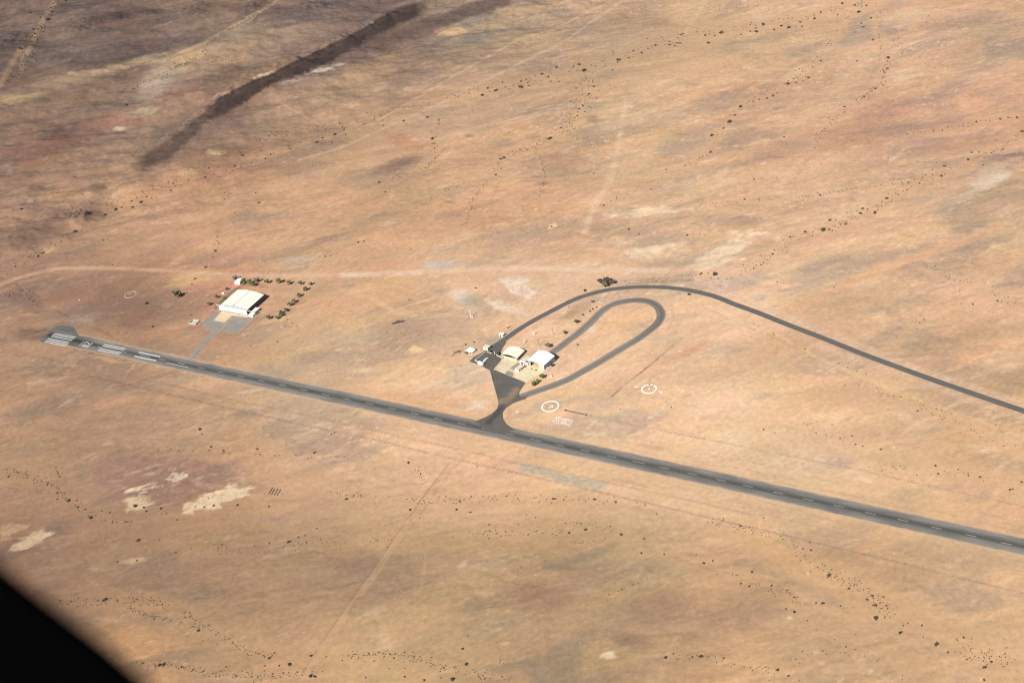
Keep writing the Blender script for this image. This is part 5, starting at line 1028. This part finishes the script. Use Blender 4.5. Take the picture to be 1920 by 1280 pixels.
REGION = [
 (60,40,'in the dry valley at the top left corner'),(80,120,'along the gully below the far dark hills'),(240,190,'on reddish flats left of the dark ridge'),(210,395,'around the dark boulder mound'),(60,470,'in the sandy wash below the boulder mound'),
 (340,330,'in the wash at the dark ridge tail'),(450,295,'in the wash below the ridge middle'),(590,255,'in the wash left of the pale upper track'),(470,380,'on the bare slope far above the cottage'),(110,440,'on the sandy bank below the boulder mound'),(390,470,'just above the dirt road near the cottage'),(290,580,'on red soil around the faded ring'),
 (640,430,'on the open slope above the dirt road'),(790,235,'in the short gully below the pale track'),(720,350,'near the dark streak on the middle slope'),(820,290,'along the winding middle gully'),(910,172,'where the pale track crosses the upper wash'),(1000,160,'in the upper wash right of the pale track'),(1110,180,'where the side wash leaves the upper wash'),(1085,215,'down the bushy side wash'),(1035,255,'at the lower end of the bushy side wash'),(930,310,'in the thin gully below the side wash'),
 (1165,110,'in the upper wash near its middle'),(1250,80,'in the upper wash below the dry pan'),(1340,60,'in the upper wash left of the far bend'),(1450,50,'in the upper wash near its far bend'),(1570,20,'at the top end of the upper wash'),(1630,60,'in the branching wash near the top right'),(1490,150,'in the cluster at the stream fork, upper right'),(1400,200,'along the curving stream bed, upper right'),(1350,250,'at the elbow of the curving stream bed'),(1310,300,'at the foot of the curving stream bed'),(1660,120,'along the straight stream bed, upper right'),(1620,175,'at the bend of the straight stream bed'),(1560,240,'below the bend of the straight stream bed'),
 (1880,220,'along the thin line near the right edge'),(1830,285,'in the right-hand wash at its upper end'),(1770,320,'in the right-hand wash beside the grey slope'),(1700,345,'in the right-hand wash at its narrows'),(1640,395,'in the lower right-hand wash'),(1540,430,'in the wash above the pale gravel patch'),(1540,365,'on the thin drainage line above the pale patch'),(1430,490,'in the last stretch of wash above the road'),(1320,515,'just above the top of the road bend'),(1200,420,'on the open slope above the road bend'),
 (1100,570,'between the access road and the hairpin taxiway'),(880,640,'on the sand around the white mast'),(760,620,'on sand beside the rubble heap'),(540,610,'on the sand right of the big hangar'),(1830,570,'on the plain beyond the access road'),(1730,600,'in the faint wash beyond the access road'),(1430,610,'on the near verge of the access road'),(1600,690,'on the verge along the lower access road'),(1740,770,'in the speckled line below the access road'),(1640,830,'on the sand between road line and runway'),(1250,780,'on sand between windsock ring and runway'),(1800,890,'beside the far runway fence at the right'),
 (400,830,'on the slope below the runway start'),(560,850,'near the fence below the left runway'),(770,880,'beside the light track below the runway'),(100,900,'in the wash at the left edge'),(160,955,'in the wash left of the red patch'),(260,955,'at the foot of the red patch'),(400,950,'along the edge of the pale sand tongue'),(260,1030,'below the red patch on the brown slope'),(420,1030,'on the orange sand below the pale tongue'),(540,1015,'on orange sand left of the light track'),(180,1130,'beside the black window edge'),(280,1150,'in the lower left wash'),(380,1190,'where the lower left wash bends'),(320,1245,'near the bottom edge by the window frame'),(530,1245,'at the bottom left of the light track'),
 (720,950,'just right of the light track crossing'),(860,960,'on the orange sand below the teal patch'),(1060,935,'in the dotted band below the near fence'),(950,1000,'on orange sand in the bottom centre'),(1120,995,'on orange sand right of bottom centre'),(1220,1035,'at the end of the orange sand band'),(1010,1060,'on the brown slope in the bottom centre'),(1200,1095,'on the thin line over the brown slope'),(730,1240,'near the bottom edge right of the light track'),(860,1230,'near the bottom edge in the middle'),(1255,1235,'near the bottom edge on the brown slope'),
 (1400,990,'beside the near fence, lower right'),(1520,1040,'in the loose cluster below the near fence'),(1330,1055,'on orange sand left of the lower right cluster'),(1400,1095,'in the curved line, lower right'),(1490,1140,'in the middle of the lower right scatter'),(1550,1075,'around the biggest bush below the near fence'),(1640,1140,'in the right-hand part of the lower scatter'),(1700,1185,'on pale sand in the lower right corner'),(1770,1220,'in the lower right corner band'),(1850,1250,'in the extreme lower right corner'),(1470,1260,'at the bottom edge, right of the brown slope'),(1600,1230,'at the bottom edge below the lower scatter'),
]
ORD = 'leftmost,second,third,fourth,fifth,sixth,seventh,eighth,ninth,tenth,eleventh,twelfth,thirteenth,fourteenth,fifteenth,sixteenth'.split(',')
RG = {}
for q in BIG:
    i = min(range(len(REGION)), key=lambda k: (REGION[k][0]-q[0])**2+2.2*(REGION[k][1]-q[1])**2); RG.setdefault(i, []).append(q)
cnt = 0
BP = dict(zip(BIG, att_many([(x, y+w*.12) for x, y, w in BIG])))
for i, L in RG.items():
    L.sort(); ph = REGION[i][2]; mx = max(q[2] for q in L)
    for j, (x, y, w) in enumerate(L):
        p = BP[(x, y, w)]; s_ = w*mpp(x, y)*random.uniform(.76, .94)
        o = bpy.data.objects.new('desert_shrub', SHM[cnt % 8]); COL.objects.link(o); cnt += 1
        o.location = tuple(p); o.rotation_euler = (0, 0, random.uniform(0, 6.28)); k = random.uniform(.85, 1.1)
        o.scale = (s_, s_*random.uniform(.75, 1.05), s_*.85*k)
        sz = 'widest' if (w == mx and sum(q[2] == mx for q in L) == 1 and len(L) > 1) else ('large' if w > 7.5 else 'medium' if w > 4.8 else 'small')
        if len(L) == 1: lab = f'lone {sz} dark shrub {ph}'
        elif sz == 'widest': lab = f'widest dark shrub {ph}'
        else: lab = f'{sz} dark shrub, {ORD[min(j, 15)]} from the left {ph}' if j else f'{sz} dark shrub, leftmost {ph}'
        tag(o, lab, 'shrub', 'dark desert shrubs')
# small scrub that nobody could count, one object
SCAT = [ # points, spread, number, width range (image pixels)
 ([(0,520),(70,475),(140,440),(210,392),(300,350),(400,300),(520,250),(640,238)], 10, 150, 1.2, 2.6),
 ([(640,238),(760,205),(860,172),(960,158),(1050,140),(1180,100),(1290,66),(1400,50),(1560,20),(1640,0)], 10, 130, 1.2, 2.8),
 ([(1105,140),(1095,180),(1085,210),(1065,240)], 14, 70, 1.2, 2.6), ([(1065,240),(1000,275),(937,298),(925,330),(890,370),(870,425)], 6, 90, 1.2, 2.4),
 ([(925,320),(850,350),(790,385),(768,425)], 6, 60, 1.1, 2.0), ([(1003,280),(1018,315),(1022,340),(1010,370)], 4, 36, 1.1, 2.2), ([(825,220),(812,262),(818,292),(800,315),(735,335)], 5, 46, 1.1, 2.4),
 ([(1072,250),(1090,275),(1108,310),(1115,335)], 6, 30, 1., 1.8), ([(1075,240),(1082,258),(1105,262)], 3, 16, 1., 1.8), ([(1000,232),(1045,222),(1075,210)], 5, 18, 1, 1.8),
 ([(1640,0),(1650,60),(1662,115),(1655,155),(1620,180),(1580,210),(1540,250),(1525,280)], 6, 80, 1.2, 2.6), ([(1620,0),(1570,60),(1530,112),(1480,155),(1400,190),(1345,240),(1332,285),(1290,312)], 6, 80, 1.2, 2.6),
 ([(1290,312),(1220,340),(1130,385),(1090,395)], 5, 40, 1., 2.), ([(1280,20),(1400,10),(1480,30),(1475,60),(1520,72)], 5, 40, 1., 2.), ([(1680,40),(1690,90),(1740,120),(1790,125)], 8, 40, 1., 2.),
 ([(1920,218),(1850,225),(1760,242),(1690,252)], 4, 36, 1.2, 2.2), ([(1920,250),(1850,288),(1770,325),(1700,345),(1650,390),(1560,425),(1480,450),(1440,490),(1390,508)], 10, 120, 1.2, 2.8), ([(1700,344),(1600,352),(1540,366),(1400,375),(1285,390)], 4, 70, 1.1, 2.2), ([(1560,300),(1480,332),(1400,335)], 5, 20, 1, 1.8),
 ([(1310,515),(1250,520),(1170,528)], 3, 30, 1.2, 2.2), ([(1730,498),(1790,525),(1830,530)], 5, 16, 1.3, 2.2), ([(1860,540),(1900,570),(1930,580)], 10, 14, 1.3, 2.4), ([(1560,722),(1640,732),(1720,757),(1800,795),(1870,832),(1920,845)], 8, 70, 1.3, 2.4), ([(1420,803),(1520,800),(1560,815),(1600,840)], 10, 26, 1.3, 2.4), ([(1620,875),(1750,885),(1830,890),(1920,905)], 14, 30, 1.4, 2.8),
 ([(0,880),(40,892),(90,905),(110,925),(130,940)], 9, 90, 1.5, 3.), ([(10,915),(60,918),(90,925)], 5, 16, 1.4, 2.4), ([(105,875),(112,895)], 3, 12, 1.4, 2.6), ([(130,940),(170,970),(230,978),(300,965)], 10, 40, 1.5, 2.8), ([(160,1015),(210,1010)], 6, 12, 1.4, 2.6),
 ([(260,838),(340,845),(450,848),(560,855),(700,858)], 5, 60, 1.4, 2.8), ([(620,920),(720,935),(800,940),(900,935),(960,930),(1080,935),(1150,938)], 9, 170, 1.4, 3.), ([(780,870),(790,895),(795,910)], 5, 14, 1.5, 2.6), ([(880,1000),(960,1000),(1040,998),(1080,985),(1150,990)], 8, 70, 1.4, 2.8), ([(640,1020),(700,1012),(760,1010)], 6, 16, 1.4, 2.8), ([(1040,1015),(1100,1020),(1140,1010)], 6, 14, 1.4, 2.6),
 ([(400,1030),(480,1038),(560,1020),(640,1022)], 8, 50, 1.5, 2.8), ([(110,1125),(180,1128),(240,1122),(290,1125),(320,1140)], 9, 90, 1.6, 3.), ([(240,1140),(290,1155),(340,1170),(370,1172)], 6, 40, 1.6, 3.), ([(345,1145),(375,1170),(400,1180),(430,1200),(470,1225),(520,1225)], 7, 90, 1.6, 3.), ([(250,1240),(330,1250),(400,1262),(480,1268),(560,1262)], 8, 110, 1.7, 3.2),
 ([(650,1230),(740,1225),(790,1238),(830,1250),(880,1262),(950,1275)], 12, 130, 1.7, 3.2), ([(930,1195),(935,1225),(940,1245)], 4, 14, 1.6, 2.8), ([(1140,1115),(1180,1100),(1210,1085)], 3, 18, 1.5, 2.6), ([(1270,1232),(1320,1232),(1380,1245),(1450,1258)], 10, 40, 1.7, 3.),
 ([(1330,975),(1400,990),(1480,1005),(1510,1035),(1540,1060),(1570,1080)], 14, 90, 1.6, 3.), ([(1560,1080),(1600,1095),(1640,1120),(1670,1150)], 14, 90, 1.6, 3.2), ([(1350,1070),(1420,1095),(1470,1110),(1500,1130)], 10, 50, 1.6, 3.), ([(1800,1215),(1840,1230),(1900,1240)], 22, 70, 1.7, 3.2), ([(1480,1240),(1560,1220),(1660,1235)], 14, 26, 1.6, 3.),
 ([(35,140),(60,90),(70,60),(95,20)], 12, 80, 1.4, 3.6), ([(15,155),(45,120)], 6, 14, 1.5, 3.), ([(300,155),(330,125),(350,115),(440,108)], 5, 70, 1., 2.2), ([(330,125),(380,100),(395,75),(440,50),(500,14)], 5, 80, 1., 2.4), ([(235,195),(255,165),(300,140)], 3, 40, 1., 2.), ([(235,215),(285,215)], 2, 16, 1., 1.8), ([(130,135),(230,125),(320,105)], 4, 40, 1., 2.), ([(0,196),(25,198)], 2, 8, 1.2, 2.2),
 ([(400,490),(405,460),(410,430)], 4, 20, 1.2, 2.4), ([(50,545),(75,560),(60,590)], 8, 30, 1., 1.8), ([(10,420),(80,405),(160,385),(220,378)], 10, 60, 1.1, 2.2),
]
ROCKS = [([(240,295),(300,262),(345,232),(380,205)], 6, 130, .8, 1.8), ([(430,185),(490,150),(560,128),(640,92)], 10, 60, .8, 1.6)]
pts = [(x, y, w*.95) for x, y, w in REST]
for P, sp_, n, a, b in SCAT+ROCKS:
    P = np.array(P, float); d = np.concatenate([[0], np.cumsum(np.linalg.norm(np.diff(P, axis=0), axis=1))])
    for i in range(int(n*(2.1 if P[:, 1].mean() < 600 else 1.05))):
        u = random.uniform(0, d[-1])
        x, y = np.interp(u, d, P[:, 0]), np.interp(u, d, P[:, 1])
        pts.append((x+random.gauss(0, sp_*.55), y+random.gauss(0, sp_*.45), 1.08*(a+(b-a)*random.random()**2.2)))
for i in range(420):
    pts.append((random.uniform(0, 1920), random.uniform(0, 1280), random.uniform(.9, 1.7)))
b = MB(); r = random.Random(3)
for (x, y, w), p in zip(pts, att_many([q[:2] for q in pts])):
    s_ = w*mpp(x, y)*.5
    q = 6; a0 = r.uniform(0, 6); hh = s_*r.uniform(.7, 1.1)
    lo = [p+np.array([math.cos(a0+k*1.05)*s_*r.uniform(.7, 1.1), math.sin(a0+k*1.05)*s_*r.uniform(.7, 1.1), -.05]) for k in range(q)]
    hi = [p+np.array([math.cos(a0+.4+k*1.05)*s_*r.uniform(.35, .8), math.sin(a0+.4+k*1.05)*s_*r.uniform(.35, .8), hh*r.uniform(.6, 1.)]) for k in range(q)]
    for k in range(q): b.quad(lo[k], lo[(k+1) % q], hi[(k+1) % q], hi[k])
    b.quad(*hi)
tag(b.build('scrub', M_SHRUB), 'countless tiny dark scrub tufts scattered along the dry washes', kind='stuff')
print('shrubs', cnt, len(pts), round(time.time()-T0, 1))
# plot of young bushes in rows
pm = None
for i in range(4):
    for j in range(7):
        x = 503.5+i*5.4+j*2.0*.55; y = 926-j*1.75+i*.7
        p = att(x+random.uniform(-.4, .4), y+random.uniform(-.3, .3))
        o = bpy.data.objects.new('planted_bush', SHM[(i+j) % 8]); COL.objects.link(o); o.location = tuple(p); s_ = random.uniform(.8, 1.25); o.scale = (s_*1.1, s_, s_*1.3); o.rotation_euler = (0, 0, random.uniform(0, 6))
        tag(o, 'tiny dark bush in the small planted plot of rows right of the pale sand tongue', 'bush', 'bushes planted in rows')
# trees
def tree_proto(seed, m, w, h, trunk=True, n=170):
    t = thing('tree', 'green tree', 'tree', (0, 0, 0)); b = leaf_blob(n, w*.5, w*.5, h*.34, h*.62, w*.07, w*.15, seed, 6)
    b.build('crown', m, t); r = random.Random(seed); k = MB(); k.tube((0, 0, 0), (.1, 0, h*.5), w*.05, w*.03, 6)
    for i in range(5):
        a = i*1.3+r.random(); k.tube((.05, 0, h*.35), (w*.28*math.cos(a), w*.28*math.sin(a), h*.7), w*.025, w*.01, 4)
    k.build('trunk', M_WOOD, t); return t
PROT = [tree_proto(7+i, M_LEAF if i % 3 else M_LEAF2, 1., 1.05) for i in range(5)]+[tree_proto(21, M_SHRUB, 1., .8, n=120)]
TREES = [ # px, py of crown centre, width in image pixels, label, category, group, prototype
 (487,541.5-12,0,'',0),
]
def tree(x, y, w, label, k=0, name='tree', group=None, used=[0, 0, 0, 0, 0, 0]):
    s_ = w*mpp(x, y); p = at(x, y, s_*.5)
    src = PROT[k]
    if not used[k]: o = src; used[k] = 1; o.location = (p[0], p[1], 0); o.rotation_euler = (0, 0, random.uniform(0, 6)); o.scale = (s_, s_, s_)
    else: o = copy_tree(src, (p[0], p[1], 0), random.uniform(0, 6), s_)
    o.name = name; tag(o, label, 'tree', group); return o
c8 = lambda x, y: (380+x/8, 520+y/8)
GH = 'trees planted round the big hangar'
for i, (x, y, w, lab) in enumerate([
 (478,8,9,'green tree behind the cottage roof'),(595,58,12,'dense tree against the right wall of the cottage'),(695,72,10,'tree right beside the cottage, in the close clump'),(735,98,9,'darker front tree in the clump right of the cottage'),(770,104,8,'low front tree at the right of the cottage clump'),(805,42,10,'rear tree in the clump right of the cottage'),
 (962,55,10,'first tree of the row running right from the cottage clump'),(1130,58,11,'largest tree of the row behind the big hangar'),(1280,82,9,'tree right of the largest one in the row behind the hangar'),(1465,82,8,'last but one tree of the row behind the hangar'),(1612,95,7,'small tree ending the row behind the hangar'),
 (1525,172,9,'tree at the top of the line sloping down right of the hangar'),(1435,268,9,'second tree down the sloping line right of the hangar'),(1360,362,9,'upper tree of the pair halfway down the sloping line'),(1303,405,9,'lower tree of the pair halfway down the sloping line'),(1250,487,9,'single tree just above the foot clump of the sloping line'),(1180,522,8,'topmost tree of the foot clump of the sloping line'),(1165,562,9,'middle tree of the foot clump of the sloping line'),(1115,598,8,'lowest tree ending the sloping line right of the hangar'),
 (985,598,9,'dark round bush alone between hangar annex and sloping tree line'),(200,285,8,'middle tree of the three left of the big hangar'),(350,170,6,'uppermost tree of the three left of the big hangar'),(95,392,8,'lowest tree of the three left of the big hangar'),(285,378,10,'lower hedge bush against the left wall of the big hangar'),(330,325,9,'upper hedge bush against the left wall of the big hangar')]):
    tree(*c8(x, y), w*1.05, lab, i % 5, 'tree', GH)
for i, (x, y, w, lab) in enumerate([
 (330.5,551,17,'big dense tree alone between faded ring and big hangar'),(875.5,661.5,8.5,'green tree in front of the white bungalow'),(917.6,658,6.5,'dark green tree at the right wall of the gatehouse'),(933.5,662.5,8.5,'long dark tree between gatehouse wall and beige hangar'),(1028.5,647,11.5,'round tree above the white hangar beside the taxiway'),(1029.6,683.5,7,'green tree against the grey wall of the white hangar'),
 (1016,705,11,'olive bush nearest the white hangar, below the pad'),(1008.5,714,8,'right bush of the close pair below the pad'),(999.5,718.5,11,'left and largest bush of the pair below the pad'),(1059.5,623.5,8,'lowest tree beside the taxiway straight'),(1080.8,602.5,10,'second tree up the taxiway straight'),(1111,564.8,6,'topmost small tree between road and taxiway'),
 (1128,526,16,'left leafless grey tree of the clump above the road bend'),(1137,524,13,'rear tree of the clump above the road bend'),(1146,527.5,13,'right tree of the clump above the road bend'),(1134,533.5,12,'front green tree of the clump above the road bend')]):
    tree(x, y, w, lab, 5 if 'clump above' in lab and 'green' not in lab else (i*2) % 5, 'tree', 'trees around the airfield')
for px_, lab in (((917.3,662.9),'dark red flowering shrub by the gatehouse wall'),((928.7,666.9),'dark red flowering shrub beside the gate post')):
    p = at(*px_); b = leaf_blob(80, .9, .7, .7, .6, .12, .25, 77, 3); o = b.build('flowering_shrub', M_FLOWER, None, tuple(p)); tag(o, lab, 'shrub')

# ------------------------------------------------------------------ aircraft window surround (out of focus in the corner)
DW_ = .36; k = DW_/F
def cabin(x, y, d): return O3+(FWD+((x-960)/F)*RT+((640-y)/F)*UP)*d
inner = [(-60,1003),(0,1052),(67,1106),(133,1157),(200,1208),(262,1262),(330,1332),(420,1420),(560,1480),(1400,1500),(2150,1480),(2330,1400),(2420,1250),(2450,640),(2420,0),(2330,-140),(2150,-210),(960,-240),(-200,-210),(-380,-140),(-460,0),(-480,640),(-420,800),(-240,890),(-140,945)]
cx_, cy_ = 960, 640
b = MB(); n = len(inner)
for (x, y) in inner:
    ux, uy = x-cx_, y-cy_; L = math.hypot(ux, uy); ox_, oy_ = ux/L*700, uy/L*700
    b.v += [tuple(cabin(x, y, DW_)), tuple(cabin(x+ux/L*30, y+uy/L*30, DW_-.012)), tuple(cabin(x+ox_, y+oy_, DW_-.02)), tuple(cabin(x+ox_, y+oy_, DW_+.05)), tuple(cabin(x+ux/L*20, y+uy/L*20, DW_+.03))]
for i in range(n):
    j = (i+1) % n
    for a in range(5): b.f.append((5*i+a, 5*j+a, 5*j+(a+1) % 5, 5*i+(a+1) % 5))
tag(b.build('aircraft_window_frame', M_BLACK), 'black blurred edge of the aircraft window in the lower left corner', 'window frame')

# ------------------------------------------------------------------ light
ELEV, AZ = R(41), math.atan2(.66, .75)            # shadows fall towards (0.66, 0.75)
ld = np.array([math.sin(AZ)*math.cos(ELEV), math.cos(AZ)*math.cos(ELEV), -math.sin(ELEV)])
sun = bpy.data.lights.new('sun', 'SUN'); sun.energy = 4.45; sun.angle = R(.53); sun.color = (1, .955, .88)
so = bpy.data.objects.new('sun', sun); COL.objects.link(so)
z_ = -ld; x_ = np.cross([0, 0, 1.], z_); x_ /= np.linalg.norm(x_); y_ = np.cross(z_, x_)
so.matrix_world = Matrix([[x_[0], y_[0], z_[0], 0], [x_[1], y_[1], z_[1], 0], [x_[2], y_[2], z_[2], 2000], [0, 0, 0, 1]])
w = bpy.data.worlds.new('World'); S.world = w; w.use_nodes = True
nt = w.node_tree; bg = nt.nodes['Background']; sky = nt.nodes.new('ShaderNodeTexSky'); sky.sky_type = 'NISHITA'
sky.sun_disc = False; sky.sun_elevation = ELEV; sky.sun_rotation = math.atan2(-ld[0], -ld[1]); sky.altitude = 600
nt.links.new(sky.outputs['Color'], bg.inputs['Color']); bg.inputs['Strength'].default_value = .055
# ------------------------------------------------------------------ camera
cam = bpy.data.cameras.new('camera'); cam.lens = F/1920*36; cam.sensor_width = 36; cam.sensor_fit = 'HORIZONTAL'; cam.clip_start = .05; cam.clip_end = 30000
co = bpy.data.objects.new('camera', cam); COL.objects.link(co)
co.matrix_world = Matrix([[RT[0], UP[0], -FWD[0], 0], [RT[1], UP[1], -FWD[1], 0], [RT[2], UP[2], -FWD[2], CH], [0, 0, 0, 1]])
cam.dof.use_dof = True; cam.dof.focus_distance = 1400; cam.dof.aperture_fstop = 7.5
S.camera = co
S.render.engine = 'CYCLES'; S.render.resolution_x = 1024; S.render.resolution_y = 682
S.cycles.filter_width = 1.25
S.cycles.max_bounces = 5; S.cycles.diffuse_bounces = 3
S.view_settings.view_transform = 'Standard'; S.view_settings.look = 'None'; S.view_settings.exposure = .55; S.view_settings.gamma = 1
print('done', round(time.time()-T0, 1))
